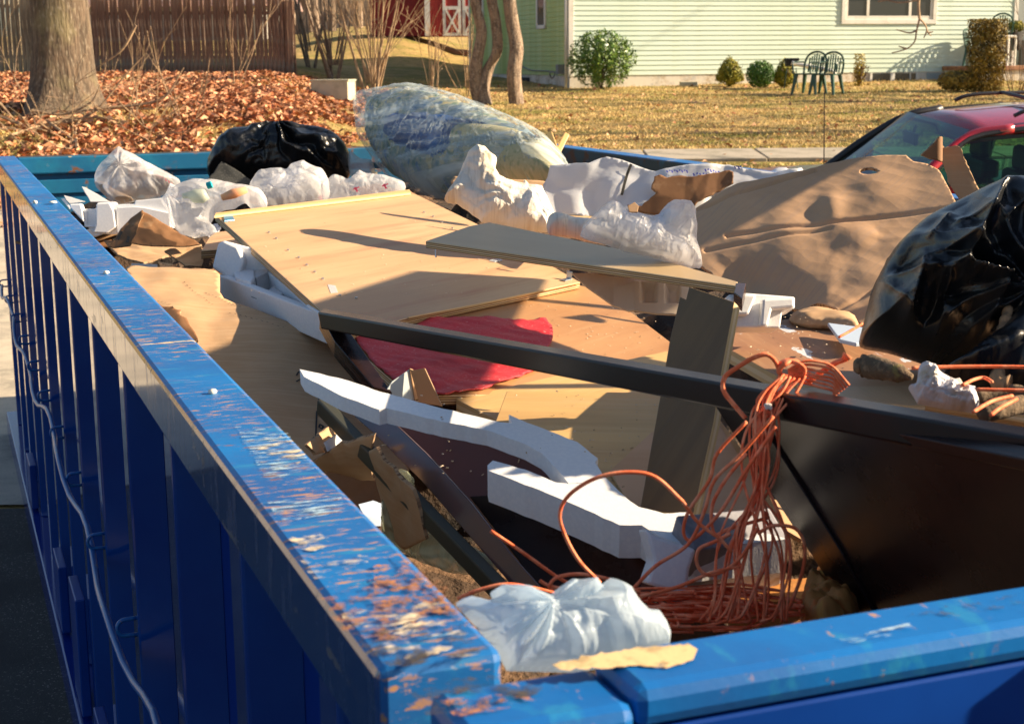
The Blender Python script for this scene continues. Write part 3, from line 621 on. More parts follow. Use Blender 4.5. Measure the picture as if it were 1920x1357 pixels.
# ---- porch
def HL(x, y, z): c, s = math.cos(TH), math.sin(TH); return np.array([hc[0]+x*c-y*s, hc[1]+x*s+y*c, hz+z])
PX0 = 9.55
Pc = thing('porch', HL(PX0, -.5, 0), 'raised porch with brick edge and white railings at right of the green house', 'porch', rot=TH)
o_ = MB().box((.0, -.75, -.3), (1.6, .46, .3)).build('base', M['found'], Pc, local=True, bevel=.01)
MB().box((-.05, -.8, .3), (6, .48, .40)).build('deck', mat('brick_edge', (.34, .17, .09), .85, [dict(c=(.22, .1, .06), scale=9, lo=.45, hi=.6)]), Pc, local=True, bevel=.01)
MB().box((1.6, -.75, -.3), (6, .46, .3)).build('base', mat('brown_wall', (.12, .085, .06), .9), Pc, local=True)
def rail(P0, P1, z0, z1, n, parent, off=(0, 0)):
    (x0, y0), (x1, y1) = P0, P1
    q = MB(); q.tube([(x0, y0, z1), (x1, y1, z1)], .03, 8); q.tube([(x0, y0, z0), (x1, y1, z0)], .018, 6); q.build('top_rail', M['white'], parent, local=True)
    for k in range(n):
        t = k/(n-1); x = x0+(x1-x0)*t; y = y0+(y1-y0)*t; r = .026 if k in (0, n-1) else .016
        MB().tube([(x, y, .4), (x, y, z1)], r, 6).build('baluster', M['white'], parent, local=True)
rail((.1, -.72), (1.15, -.72), .46, 1.08, 7, Pc)
rail((.95, .40), (.95, -.72), .46, 1.08, 4, Pc)
rail((1.60, -.72), (5.8, -.72), .46, 1.12, 28, Pc)
# grey extension behind the porch
E_ = thing('grey_annex', HL(LW+.03, .3, 0), 'grey annex wall behind the porch railing at the far right', 'building', rot=TH)
MB().box((0, .3, -.3), (6, 4, 3.1)).build('wall', M['grey'], E_, local=True)
MB().box((.5, .2, .4), (5.9, .29, 1.02)).build('door', M['dark'], E_, local=True)
leafy('potted_evergreen', 'evergreen in a dark pot on the porch by the white railing', 1905, 62, .42, .3, M['fol1'], 900, clumpy(shell(ball, .3), 3, -.3, 2), cat='potted plant', leaf=.03, seed=31, depth=37.3, stem=False)
pt = D(1900, 62, 37.3); q = MB(); q.add([(pt[0]+math.cos(a_)*r_, pt[1]+math.sin(a_)*r_, z_) for z_, r_ in ((pt[2]-.42, .17), (pt[2]+.02, .25), (pt[2]+.02, .21), (pt[2]-.05, .2)) for a_ in np.linspace(0, 2*math.pi, 16, endpoint=False)],
    [(k*16+j, k*16+(j+1) % 16, (k+1)*16+(j+1) % 16, (k+1)*16+j) for k in range(3) for j in range(16)]+[tuple(range(48, 64)), tuple(range(15, -1, -1))])
tag(q.build('planter', M['dark'], smooth=True), 'black planter pot holding the evergreen on the porch', 'plant pot')
# ---- green plastic chairs
def chair(loc, rot, label, s=1, wood=False):
    T = thing('garden_chair', loc, label, 'chair', 'green plastic garden chairs', rot); m = M['chairg']
    for sx in (-1, 1):
        for sy in (-1, 1):
            q = MB(); t0 = np.array([sx*.2, sy*.2, .42]); b0 = np.array([sx*.27, sy*.26, 0]); q.add([tuple(b0+np.array(d)) for d in ((-.02, -.02, 0), (.02, -.02, 0), (.02, .02, 0), (-.02, .02, 0))]+[tuple(t0+np.array(d)) for d in ((-.035, -.035, 0), (.035, -.035, 0), (.035, .035, 0), (-.035, .035, 0))], [(0, 3, 2, 1), (4, 5, 6, 7), (0, 1, 5, 4), (1, 2, 6, 5), (2, 3, 7, 6), (3, 0, 4, 7)]); q.build('leg', m, T, local=True)
    MB().box((-.24, -.24, .40), (.24, .24, .43)).build('seat', m, T, local=True, bevel=.01)
    q = MB(); P = [(-.24, .22, .42), (-.25, .27, .62), (-.2, .31, .78), (-.08, .33, .86), (.08, .33, .86), (.2, .31, .78), (.25, .27, .62), (.24, .22, .42)]; q.tube(spline(P, 5), .022, 6); q.build('back_frame', m, T, local=True)
    for k in range(7):
        x = -.16+k*.053; q = MB(); zt_ = .84-abs(x)*.55; q.add([(x-.014, .25, .45), (x+.014, .25, .45), (x+.014, .33, zt_), (x-.014, .33, zt_), (x-.014, .265, .45), (x+.014, .265, .45), (x+.014, .345, zt_), (x-.014, .345, zt_)], [(0, 1, 2, 3), (4, 7, 6, 5), (0, 3, 7, 4), (1, 5, 6, 2)]); q.build('back_slat', m, T, local=True)
    for sx in (-1, 1):
        q = MB(); q.tube(spline([(sx*.25, .26, .66), (sx*.29, 0, .66), (sx*.29, -.2, .63), (sx*.26, -.24, .42)], 5), .02, 6); q.build('armrest', m, T, local=True)
    return T
chair(G(1517, 177), 2.5-math.pi, 'green plastic garden chair on the lawn, left one under the white pipe')
chair(G(1549, 178), -.6, 'green plastic garden chair on the lawn, right one under the white pipe')
chair(HL(PX0+.55, -.75, .4)+np.array([0, .25, 0]), .9, 'green plastic garden chair behind the porch railing')
chair(HL(PX0+1.15, -.6, .75), 2.9, 'wicker look garden chair back showing above the tall cedar bush')
q = MB(); P = spline([D(1484, 118, 33.6), D(1500, 122, 33.6), D(1535, 128, 33.4), D(1560, 134, 33.3), D(1565, 140, 33.3)], 6); q.tube(P, [.05]*3+[.045]*(len(P)-5)+[.055, .055], 10)
tag(q.build('white_pipe', M['white'], smooth=True), 'white pipe with an elbow lying across the green plastic chairs', 'pipe')
p = D(1484, 118, 33.7); tag(MB().box((p[0]-.13, p[1]-.1, p[2]-.08), (p[0]+.13, p[1]+.1, p[2]+.08)).box((p[0]-.15, p[1]-.12, p[2]+.04), (p[0]+.15, p[1]+.12, p[2]+.1)).build('black_crate', M['dark'], bevel=.01), 'small black box resting at the end of the white pipe', 'box')
q = MB(); p0 = D(1484, 128, 33.7); g = G(1484, 168)
for dx in (-.1, .1): q.tube([(p0[0]+dx, p0[1], p0[2]), (p0[0]+dx*1.5, p0[1], float(gz(p0[0], p0[1])))], .012, 5)
tag(q.build('wire_stand', M['chairg']), 'thin wire stand under the small black box', 'stand')
p = G(1291, 162); tag(MB().box((p[0]-.2, p[1]-.1, p[2]-.03), (p[0]+.2, p[1]+.1, p[2]+.1)).build('concrete_block', M['box'], bevel=.01), 'low concrete block in the bare bed by the foundation', 'block')
# ================================================================== SHED
sc0 = D(797, 68, 47); S = thing('red_shed', sc0, 'red garden shed with white trimmed crossbuck doors', 'shed', rot=.12)
MB().box((.1, .02, 0), (3.0, 2.4, 2.6)).build('wall', M['shed'], S, local=True)
MB().box((-1.6, .3, 0), (.08, 2.4, 2.3)).build('side_wall', mat('shaded_red_wall', (.22, .02, .02), .8), S, local=True)  # shade on this side put into a darker red
MB().box((-1.8, .1, 2.3), (3.2, 2.6, 2.5)).build('roof', M['roof'], S, local=True)
MB().box((0, -.02, 0), (.16, .05, 2.6)).build('corner_trim', M['white'], S, local=True)
for x in (.55, 1.15):
    dr = MB().box((x+.06, -.015, .05), (x+.5, .02, 1.95)).build('door', M['shed'], S, local=True)
    MB().box((x, -.04, 0), (x+.09, 0, 2.0)).box((x+.47, -.04, 0), (x+.56, 0, 2.0)).box((x+.09, -.04, 0), (x+.47, 0, .09)).box((x+.09, -.04, .78), (x+.47, 0, .88)).build('trim', M['white'], dr, local=True)
    for s in (-1, 1):
        q = MB(); c = np.array([x+.28, -.045, .435]); w_ = .035; q.add([(x+.28-s*.19-w_, -.05, .09), (x+.28-s*.19+w_, -.05, .09), (x+.28+s*.19+w_, -.05, .78), (x+.28+s*.19-w_, -.05, .78), (x+.28-s*.19-w_, -.02, .09), (x+.28-s*.19+w_, -.02, .09), (x+.28+s*.19+w_, -.02, .78), (x+.28+s*.19-w_, -.02, .78)], [(0, 1, 2, 3), (0, 4, 5, 1), (1, 5, 6, 2), (2, 6, 7, 3), (3, 7, 4, 0)]); q.build('brace', M['white'], dr, local=True).location = (0, -.003*(s+1), 0)
# pale box in the leaves
b = G(618, 189); T = thing('pale_box', b, 'weathered pale open box lying in the fallen leaves by the bare shrubs', 'box', rot=-.15)
q = MB().box((-.36, 0, 0), (.36, .02, .36)).box((-.36, .65, 0), (.36, .67, .36)).box((.34, .02, 0), (.36, .65, .36)).box((-.36, .02, 0), (-.34, .65, .36)).box((-.34, .02, 0), (.34, .65, .02)); q.build('shell', M['box'], T, local=True, bevel=.005)
MB().box((-.38, -.01, .36), (.38, .68, .39)).build('lid', M['box'], T, local=True, bevel=.005)
b = G(567, 157); o = bpy.data.objects.new('x', None); bpy.data.objects.remove(o)
# neighbour houses behind the fence
nh = D(300, 100, 62); N1 = thing('neighbour_house', (nh[0], nh[1], 2.2), 'low house with reddish grey roof behind the board fence', 'house', rot=-.05)
MB().box((-3.2, 0, -1), (4.2, 7, 1.75)).build('wall', M['wallp'], N1, local=True)
q = MB(); q.add([(-3.5, -.5, 1.55), (4.5, -.5, 1.55), (4.5, 3.5, 3.8), (-3.5, 3.5, 3.8), (-3.5, 7.5, 1.55), (4.5, 7.5, 1.55)], [(0, 1, 2, 3), (3, 2, 5, 4), (0, 3, 4), (1, 5, 2), (0, 4, 5, 1)]); q.build('roof', M['roofr'], N1, local=True)
MB().box((.8, 1, 1.5), (1.1, 1.3, 2.6)).build('chimney', M['shed'], N1, local=True)
nh = D(640, 60, 78); N2 = thing('neighbour_house', (nh[0], nh[1], 3.0), 'dim beige house far behind the bare shrubs', 'house', rot=.05)
MB().box((-5.5, 0, -2), (6.5, 6, 3.2)).build('wall', mat('beige_wall', (.35, .28, .22), .85, [dict(c=(.2, .13, .09), scale=.6, lo=.45, hi=.6)]), N2, local=True)
q = MB(); q.add([(-6, -.5, 3.2), (7, -.5, 3.2), (7, 3, 5.4), (-6, 3, 5.4), (-6, 6.5, 3.2), (7, 6.5, 3.2)], [(0, 1, 2, 3), (3, 2, 5, 4), (0, 3, 4), (1, 5, 2), (0, 4, 5, 1)]); q.build('roof', M['roof'], N2, local=True)
for x in (-3.5, -1, 2): MB().box((x, -.05, .6), (x+.9, -.003, 1.7)).build('window', M['pane'], N2, local=True)
bk = MB(); rr = random.Random(77)
for k in range(12):
    px = rr.uniform(540, 830); p = D(px, 60, rr.uniform(52, 66)); p[2] = float(gz(p[0], p[1])); T = thing('far_bare_tree', p, 'slim bare tree in the far yard behind the shed and shrubs', 'tree', 'slim bare trees in the far yard'); q = MB(); limb(q, p, (rr.uniform(-.1, .1), 0, 1), rr.uniform(5, 7), rr.uniform(.06, .16), 2, .08, rr, kids=5, rmin=.012); q.build('trunk', M['bark2'], T)
# unseen building added on the right to shade the near end of the container
GA = thing('shade_garage', (3.5, -3, 0), 'white building added unseen past the right edge to cast shade', 'shade_garage')
MB().box((0, -4, -.1), (5, 3.8, 3.05)).build('wall', M['white'], GA, local=True)
q = MB(); q.add([(-.3, -4.3, 3.05), (-.3, 3.95, 3.05), (2.5, 3.95, 4.9), (2.5, -4.3, 4.9), (5.3, -4.3, 3.05), (5.3, 3.95, 3.05)], [(0, 3, 2, 1), (3, 4, 5, 2), (0, 4, 3), (1, 2, 5), (0, 1, 5, 4)]); q.build('roof', M['roof'], GA, local=True)
gd = MB().box((-.04, -2.6, -.05), (-.003, 2.2, 2.2)).build('door', M['wallp'], GA, local=True)
for k in range(4):
    MB().box((-.07, -2.5, .1+k*.53), (-.043, 2.1, .55+k*.53)).build('panel', M['wallp'], gd, local=True, bevel=.01)
# ================================================================== CAR
M['red'] = mat('red_car_paint', (.42, .012, .02), .25, [dict(c=(.30, .02, .03), scale=3, lo=.45, hi=.65)], Coat_Weight=1., Coat_Roughness=.04)
M['carglass'] = glass('car_glass', (.24, .46, .33), .03)
M['black'] = mat('black_trim', (.015, .015, .018), .4)
M['tyre'] = mat('tyre', (.02, .02, .02), .8)
M['rim'] = mat('rim_metal', (.5, .5, .5), .3, Metallic=.9)
cn = D(1838, 258, 9.75); cf = D(1665, 215, 11.05)
ca = math.atan2(cf[0]-cn[0], cf[1]-cn[1])     # width axis azimuth
ca += .10; mid = (D(1850, 352, 9.6)+D(1582, 278, 11.5))/2
gc = float(gz(mid[0], mid[1])); heading = -math.pi/2+ca
# local: x to the rear, y across (away), z up
rotz = math.atan2(math.cos(ca+math.pi/2), math.sin(ca+math.pi/2))
CAR = thing('parked_car', (mid[0]-.36, mid[1]+.02, gc-.03), 'dark red estate car with roof rails parked behind the container', 'car')
CAR.rotation_euler = (math.atan(.075), 0, rotz)
def hull(rings, m, name, parent=CAR, bevel=.0, smooth=True, close=True):
    """rings: list of (x, [(y,z)...]) half sections mirrored"""
    v = []; n = None
    for x, sec in rings:
        full = [(x if not isinstance(x, tuple) else x, y, z) for y, z in sec]+[(x, -y, z) for y, z in reversed(sec)]
        n = len(full); v += full
    f = []
    for k in range(len(rings)-1):
        for j in range(n-1): f.append((k*n+j, k*n+j+1, (k+1)*n+j+1, (k+1)*n+j))
        f.append((k*n+n-1, k*n, (k+1)*n, (k+1)*n+n-1))
    if close: f += [tuple(range(n-1, -1, -1)), tuple(range((len(rings)-1)*n, len(rings)*n))]
    return mk(name, v, f, m, parent, local=True, smooth=smooth)
ZR = 1.40
W2 = .86
low = lambda top: [(W2-.08, .22), (W2, .42), (W2+.01, .65), (W2-.02, .86), (W2-.06, top-.03), (W2-.16, top)]
hull([(-1.95, [(.55, .35), (.7, .42), (.72, .55), (.7, .65), (.6, .70), (.4, .71)]), (-1.8, low(.80)), (-1.2, low(.90)), (-.4, low(.98)), (.2, low(1.0)), (2.4, low(1.02)), (2.65, [(.6, .3), (.8, .42), (.82, .65), (.82, .86), (.78, .98), (.6, 1.0)])], M['red'], 'body')
# roof shell: x, half width, height
def roofsec(x, w_, z): return (x, [(w_-.0, z-.075), (w_-.03, z-.03), (w_-.12, z), (w_*.5, z+.03), (.02, z+.04)])
rr_ = [roofsec(.52, .56, ZR-.03), roofsec(.7, .60, ZR-.0), roofsec(1.1, .63, ZR+.035), roofsec(1.7, .64, ZR+.055), roofsec(2.3, .61, ZR+.03), roofsec(2.45, .58, ZR+.0)]
v = []; 
for x, s in rr_: v += [(x, y, z) for y, z in s]+[(x, -y, z) for y, z in reversed(s)]
n = 10; f = [(k*n+j, k*n+j+1, (k+1)*n+j+1, (k+1)*n+j) for k in range(5) for j in range(9)]+[(k*n+9, k*n, (k+1)*n, (k+1)*n+9) for k in range(5)]
mk('roof', v, f+[tuple(range(9, -1, -1)), tuple(range(50, 60))], M['red'], CAR, local=True, smooth=True)
for s in (-1, 1):
    q = MB()   # pillars
    q.tube(spline([(.0, s*.76, .96), (.25, s*.68, 1.17), (.52, s*.585, ZR-.05), (.8, s*.61, ZR+.0)], 5), .035 if s < 0 else .028, 8); q.build('windscreen_pillar', M['red' if s < 0 else 'black'], CAR, local=True, smooth=True)
    for x in (1.25, 2.0): MB().tube([(x, s*.79, .98), (x+.02, s*.635, ZR+.03)], .03, 6).build('pillar', M['black'], CAR, local=True)
    MB().tube([(2.55, s*.78, .98), (2.42, s*.6, ZR)], .05, 8).build('pillar', M['red'], CAR, local=True)
    mk('side_window', [(.1, s*.775, .98), (2.5, s*.775, .98), (2.4, s*.61, ZR+.0), (.56, s*.60, ZR-.03)], [(0, 1, 2, 3)], M['carglass'], CAR, local=True)
    q = MB(); q.tube(spline([(.06, s*.775, .985), (1.2, s*.79, .99), (2.5, s*.78, .985)], 4), .018, 6); q.tube(spline([(.13, s*.75, 1.0), (.33, s*.67, 1.2), (.6, s*.615, ZR-.035), (1.4, s*.65, ZR+.02), (2.4, s*.62, ZR)], 5), .018, 6); q.build('window_seal', M['black'], CAR, local=True)
    q = MB(); q.tube(spline([(.38, s*.80, 1.0), (.36, s*.88, 1.03)], 3), .02, 6); q.build('mirror_arm', M['black'], CAR, local=True)
    mm = mk('wing_mirror', [(.36+.05*math.cos(a_)*(1-.3*k), s*(.93+.11*math.sin(b_)), 1.06+.075*math.cos(b_)) for k, a_ in ((0, 3.14), (1, 3.14), (2, 0)) for b_ in np.linspace(0, 2*math.pi, 12, endpoint=False)], [(k*12+j, k*12+(j+1) % 12, (k+1)*12+(j+1) % 12, (k+1)*12+j) for k in range(2) for j in range(12)]+[tuple(range(11, -1, -1)), tuple(range(24, 36))], M['red'] if s < 0 else M['black'], CAR, local=True)
    q = MB(); q.tube(spline([(.85, s*.50, ZR+.07), (.95, s*.5, ZR+.105), (1.2, s*.5, ZR+.12), (2.0, s*.5, ZR+.125), (2.2, s*.5, ZR+.11), (2.28, s*.5, ZR+.06)], 5), .014, 6); q.build('roof_rail', M['black'], CAR, local=True)
    for x in (-1.25, 1.75):
        q = MB(); q.tube([(x, s*.66, .3), (x, s*.88, .3)], .32, 28); wh = q.build('wheel', M['tyre'], CAR, local=True)
        MB().tube([(x, s*.85, .3), (x, s*.89, .3)], .2, 20).build('rim', M['rim'], wh, local=True)
for x in (1.2, 1.9): MB().tube([(x, -.5, ZR+.125), (x, .5, ZR+.125)], .014, 6).build('cross_bar', M['black'], CAR, local=True)
v = []; 
for t in np.linspace(0, 1, 5):
    x = .02+.5*t; w_ = .74-.17*t; z = .97+(ZR-.01-.97)*t
    for u in np.linspace(-1, 1, 9): v.append((x-.10*(1-u*u)*1.0, u*w_, z+.03*(1-u*u)*t))
mk('windscreen', v, [(k*9+j, k*9+j+1, (k+1)*9+j+1, (k+1)*9+j) for k in range(4) for j in range(8)], M['carglass'], CAR, local=True, smooth=True)
mk('rear_window', [(2.62, -.7, 1.0), (2.62, .7, 1.0), (2.46, .54, ZR+.02), (2.46, -.54, ZR+.02)], [(0, 1, 2, 3)], M['carglass'], CAR, local=True)
q = MB(); q.tube(spline([(.38, 0, ZR-.04), (.36, 0, ZR-.1)], 2), .012, 6); q.box((.33, -.11, ZR-.17), (.36, .11, ZR-.09)); q.build('rear_view_mirror', M['black'], CAR, local=True, bevel=.01)
MB().box((-.1, -.72, .9), (.5, .72, .98)).build('dashboard', M['black'], CAR, local=True, bevel=.02)
for s in (-.36, .36): MB().box((.95, s-.22, .45), (1.08, s+.22, 1.08)).box((.97, s-.12, 1.08), (1.05, s+.12, 1.25)).build('seat_back', M['black'], CAR, local=True, bevel=.03)
ant = D(1545, 305, 9.7); tpt = D(1546, 160, 9.7)
o = MB().tube([ant-np.array([0, 0, .25]), ant, tpt], [.005, .004, .003], 5).build('antenna', M['black']); o.parent = CAR; bpy.context.view_layer.update(); o.matrix_parent_inverse = CAR.matrix_world.inverted()
# ================================================================== DUMPSTER
rust = (.20, .075, .03); cream = (.55, .45, .30)
def paint(name, base, rustlo=.56, scrape=.62, rough=.35, wear=1, stretch=(1, 1, 1), dirt=True):
    L = [dict(c=(base[0]*.5+.01, base[1]*.62, base[2]*.7), scale=3, lo=.42, hi=.65)]
    if wear:
        L += [dict(c=(.02, .24, .44), scale=26, stretch=stretch, lo=.56, hi=.66, amt=.55), dict(c=cream, scale=9, stretch=stretch, lo=scrape, hi=scrape+.025, r=.9, mask=dict(scale=60, lo=.38, hi=.5)),
              dict(c=(.42, .22, .11), scale=60, stretch=stretch, lo=rustlo, hi=rustlo+.03, r=.9, mask=dict(scale=2.6, lo=.43, hi=.56, seed=5), rg=.72), dict(c=rust, scale=90, stretch=stretch, lo=rustlo+.03, hi=rustlo+.06, r=.95, mask=dict(scale=3.2, lo=.48, hi=.6, seed=8))]
    else: L += [dict(c=(.10, .08, .07), scale=22, lo=.66, hi=.72, r=.8)]
    return mat(name, base, rough, L, [dict(scale=90, s=.12, d=.002), dict(scale=14, s=.08, d=.004, stretch=stretch)])
BL = (.004, .13, .42)
M['rim_blue'] = paint('worn_blue_rim', (.001, .155, .46), .562, .645, .5, stretch=(.45, 1.9, 1))
M['fascia'] = mat('glossy_blue_fascia', (.003, .05, .20), .10, [dict(c=(.01, .06, .2), scale=30, stretch=(1, 1, .25), lo=.5, hi=.6, r=.3), dict(c=(.12, .13, .15), scale=14, stretch=(1, .4, 1.4), lo=.6, hi=.66, r=.5), dict(c=(.01, .02, .06), scale=46, stretch=(1, .6, .3), lo=.64, hi=.68, r=.6)], [dict(scale=5, s=.02, d=.01), dict(scale=120, s=.04, d=.001)], Specular_IOR_Level=.75, Coat_Weight=.6, Coat_Roughness=.06)
M['door_rim'] = paint('worn_blue_door_rim', (.001, .135, .44), .62, .66, .4, stretch=(1.2, .6, 1))
M['wall_blue'] = mat('deep_blue_paint', (.002, .024, .22), .11, [dict(c=(.003, .03, .22), scale=2, lo=.45, hi=.65), dict(c=(.12, .12, .12), scale=90, lo=.74, hi=.78, r=.8)], [dict(scale=5, s=.03, d=.01)], Specular_IOR_Level=.6)
M['rib_blue'] = mat('glossy_rib_paint', (.003, .035, .22), .07, [dict(c=(.004, .05, .26), scale=3, lo=.45, hi=.65, r=.14)], [dict(scale=4, s=.02, d=.01)], Specular_IOR_Level=.8, Coat_Weight=.8, Coat_Roughness=.05)
M['door_blue'] = mat('blue_door_paint', (.002, .035, .23), .3, [dict(c=(.003, .05, .3), scale=2, lo=.45, hi=.65), dict(c=(.10, .10, .10), scale=70, lo=.73, hi=.77, r=.8)], [dict(scale=6, s=.05, d=.01)])
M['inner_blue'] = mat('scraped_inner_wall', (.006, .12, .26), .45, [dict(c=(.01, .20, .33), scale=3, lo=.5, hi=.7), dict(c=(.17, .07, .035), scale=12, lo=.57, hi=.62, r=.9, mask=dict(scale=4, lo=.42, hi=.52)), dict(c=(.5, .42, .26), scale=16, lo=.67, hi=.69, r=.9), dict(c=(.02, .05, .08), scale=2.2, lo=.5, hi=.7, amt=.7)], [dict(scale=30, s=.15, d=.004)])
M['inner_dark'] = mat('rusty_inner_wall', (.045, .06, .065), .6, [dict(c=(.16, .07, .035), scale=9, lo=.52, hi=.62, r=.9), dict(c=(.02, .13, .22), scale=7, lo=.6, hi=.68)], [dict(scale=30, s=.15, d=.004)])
DO = np.array([-(CX)*math.cos(YAW)+CY*math.sin(YAW), -(CX)*math.sin(YAW)-CY*math.cos(YAW)])
DU = thing('dumpster', (DO[0], DO[1], RZ), 'long blue open-top dumpster filled with rubbish, worn rusty rim', 'dumpster', rot=YAW)
LL, WW, DP = 5.80, 2.44, 1.13
kw = dict(parent=DU, local=True)
# rails (rim)
q = MB(); q.box((0, -.008, -.073), (.086, LL, 0)); q.i[5] = 1; q.build('left_rim', [M['rim_blue'], M['fascia']], bevel=.007, **kw)
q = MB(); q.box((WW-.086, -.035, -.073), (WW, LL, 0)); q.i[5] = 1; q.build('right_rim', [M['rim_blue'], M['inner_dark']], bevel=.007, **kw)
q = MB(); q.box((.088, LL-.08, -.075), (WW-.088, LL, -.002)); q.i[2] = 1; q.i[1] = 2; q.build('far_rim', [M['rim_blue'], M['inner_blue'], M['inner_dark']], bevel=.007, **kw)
q = MB(); q.box((.135, -.104, -.024), (WW-.02, -.037, .004)); q.build('door_rim', M['door_rim'], bevel=.009, **kw)
q = MB(); q.box((.022, -.110, -.098), (.1345, -.040, -.004)); q.build('hinge_sleeve', M['door_rim'], bevel=.009, **kw)
q = MB(); q.box((.02, -.100, -DP), (WW-.02, -.052, -.0985)).box((.136, -.100, -.0985), (WW-.02, -.052, -.025)); q.build('door_panel', M['door_blue'], bevel=.003, **kw)
q = MB(); q.box((.004, -.012, -DP), (.085, .06, -.075)); q.build('corner_post', M['wall_blue'], bevel=.006, **kw)
q = MB(); q.box((.058, .06, -DP), (.066, LL-.03, -.074)); q.build('left_wall', M['wall_blue'], **kw)
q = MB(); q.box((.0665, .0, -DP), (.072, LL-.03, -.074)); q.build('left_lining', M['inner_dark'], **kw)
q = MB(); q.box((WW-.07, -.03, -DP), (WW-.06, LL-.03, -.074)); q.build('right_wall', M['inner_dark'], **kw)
q = MB(); q.box((.073, LL-.05, -DP), (WW-.072, LL-.04, -.076)); q.build('far_wall', M['inner_blue'], **kw)
q = MB(); q.box((.073, LL-.062, -.16), (WW-.072, LL-.051, -.10)); q.build('far_wall_ridge', M['inner_blue'], bevel=.004, **kw)
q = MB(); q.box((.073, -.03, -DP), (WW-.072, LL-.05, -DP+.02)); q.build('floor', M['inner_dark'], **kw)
q = MB(); q.box((-.028, -.06, -DP-.06), (.056, LL, -DP+.04)); q.build('bottom_rail', M['wall_blue'], bevel=.006, **kw)
q = MB(); q.box((.3, 0, -DP-.07), (.42, LL, -DP)).box((WW-.42, 0, -DP-.07), (WW-.3, LL, -DP)); q.build('skid', M['black'], **kw)
for sx in (0, 1): pass
rib = None
ys = [.10, .47, .915, 1.40, 1.87, 2.33, 2.78, 3.22, 3.66, 4.12, 4.58, 5.04, 5.5]
rp = MB(); rp.add([(.0575, 0, -DP+.04), (.006, .025, -DP+.04), (.006, .085, -DP+.04), (.0575, .11, -DP+.04), (.0575, 0, -.0735), (.006, .025, -.0735), (.006, .085, -.0735), (.0575, .11, -.0735)], [(0, 4, 5, 1), (1, 5, 6, 2), (2, 6, 7, 3), (4, 7, 6, 5), (0, 1, 2, 3)])
rb = rp.build('rib', M['rib_blue'], bevel=.004, **kw)
hk = MB(); hk.tube(spline([(.006, 0, -.016), (-.016, 0, -.018), (-.023, 0, -.03), (-.016, 0, -.042), (.006, 0, -.044)], 4), .0035, 6)
hk0 = hk.build('rod_clip', M['door_rim'], smooth=True, **kw)
for i, y in enumerate(ys):
    o = rb if i == 0 else rb.copy()
    if i: COL.objects.link(o); o.parent = DU
    o.location = (0, y, 0)
    o = hk0 if i == 0 else hk0.copy()
    if i: COL.objects.link(o); o.parent = DU
    o.location = (0, y+.055, -.47)
P = [(-.022+.008*math.sin(y*7), y, -.505+.018*math.sin(y*2.9)+.012*math.sin(y*13)) for y in np.linspace(.1, 5.5, 60)]
MB().tube(P, .006, 8).build('tarp_rod', mat('scuffed_blue_rod', (.01, .11, .36), .3, [dict(c=(.2, .2, .2), scale=40, lo=.6, hi=.7)]), smooth=True, **kw)
for i, (y, z0, z1) in enumerate([(2.05, -1.08, -.92), (2.55, -1.08, -.80), (3.1, -1.08, -.9), (4.3, -1.08, -.93)]):
    MB().box((-.018, y-.09, z0), (.004, y+.09, z1)).build('gusset', M['door_blue'], bevel=.003, **kw)
# crumbs on the rim
for px, py, r in ((200, 511, .0055), (398, 735, .005), (66, 379, .007), (100, 380, .011)):
    c = V(px, py+3, .0); me = bmesh.new(); bmesh.ops.create_icosphere(me, subdivisions=2, radius=r)
    vv = np.array([v_.co[:] for v_ in me.verts]); vv = vv*(1+.35*snoise(vv/r, .6, px)[:, None])*np.array([1, 1.5 if px == 100 else 1, .75 if px != 100 else .3]); ff = [[v_.index for v_ in f_.verts] for f_ in me.faces]; me.free()
    tag(mk('crumb', vv+c+np.array([0, 0, r*.5]), ff, mat('crumb_white', (.75, .7, .6), .9), smooth=True), {200: 'white crumb of debris on the middle of the left rim', 398: 'white crumb of debris on the left rim nearest the viewer', 66: 'small crumb of debris on the far part of the left rim', 100: 'flat flake of debris on the far part of the left rim'}[px], 'debris crumb')

# stains and bare patches on the rim
def stain(name, col, lo, hi, scale=30, r=.9, stretch=(1, 1, 1)):
    scale *= 1.7; lo += .015; hi += .11
    m = mat(name, col, r, [dict(c=tuple(.6*x for x in col), scale=scale*1.7, lo=.5, hi=.62)], [dict(scale=90, s=.3, d=.002)]); t = m.node_tree; N = t.nodes
    tc = N.new('ShaderNodeTexCoord'); mp = N.new('ShaderNodeMapping'); mp.inputs['Scale'].default_value = stretch; n = N.new('ShaderNodeTexNoise'); n.inputs['Scale'].default_value = scale; n.inputs['Detail'].default_value = 7; n.inputs['Roughness'].default_value = .65
    rr_ = N.new('ShaderNodeMapRange'); rr_.inputs[1].default_value = lo; rr_.inputs[2].default_value = hi; tp = N.new('ShaderNodeBsdfTransparent'); mx = N.new('ShaderNodeMixShader')
    t.links.new(tc.outputs['Object'], mp.inputs[0]); t.links.new(mp.outputs[0], n.inputs['Vector']); t.links.new(n.outputs['Fac'], rr_.inputs[0]); t.links.new(rr_.outputs[0], mx.inputs[0]); t.links.new(tp.outputs[0], mx.inputs[1]); t.links.new(N['Principled BSDF'].outputs[0], mx.inputs[2]); t.links.new(mx.outputs[0], N['Material Output'].inputs[0]); return m
sc_ = stain('dried_cream_stain', (.70, .58, .40), .49, .53, 34, stretch=(.6, 1, 1)); sr_ = stain('rust_stain', (.34, .14, .06), .47, .53, 44); sr2 = stain('orange_rust_stain', (.42, .17, .07), .50, .54, 60); st_ = stain('tan_bare_metal', (.70, .50, .25), .30, .30, 16); sd_ = stain('dark_grime', (.06, .05, .045), .48, .56, 30); sl_ = stain('pale_scratch', (.45, .62, .72), .50, .54, 55, stretch=(.35, 2, 1))
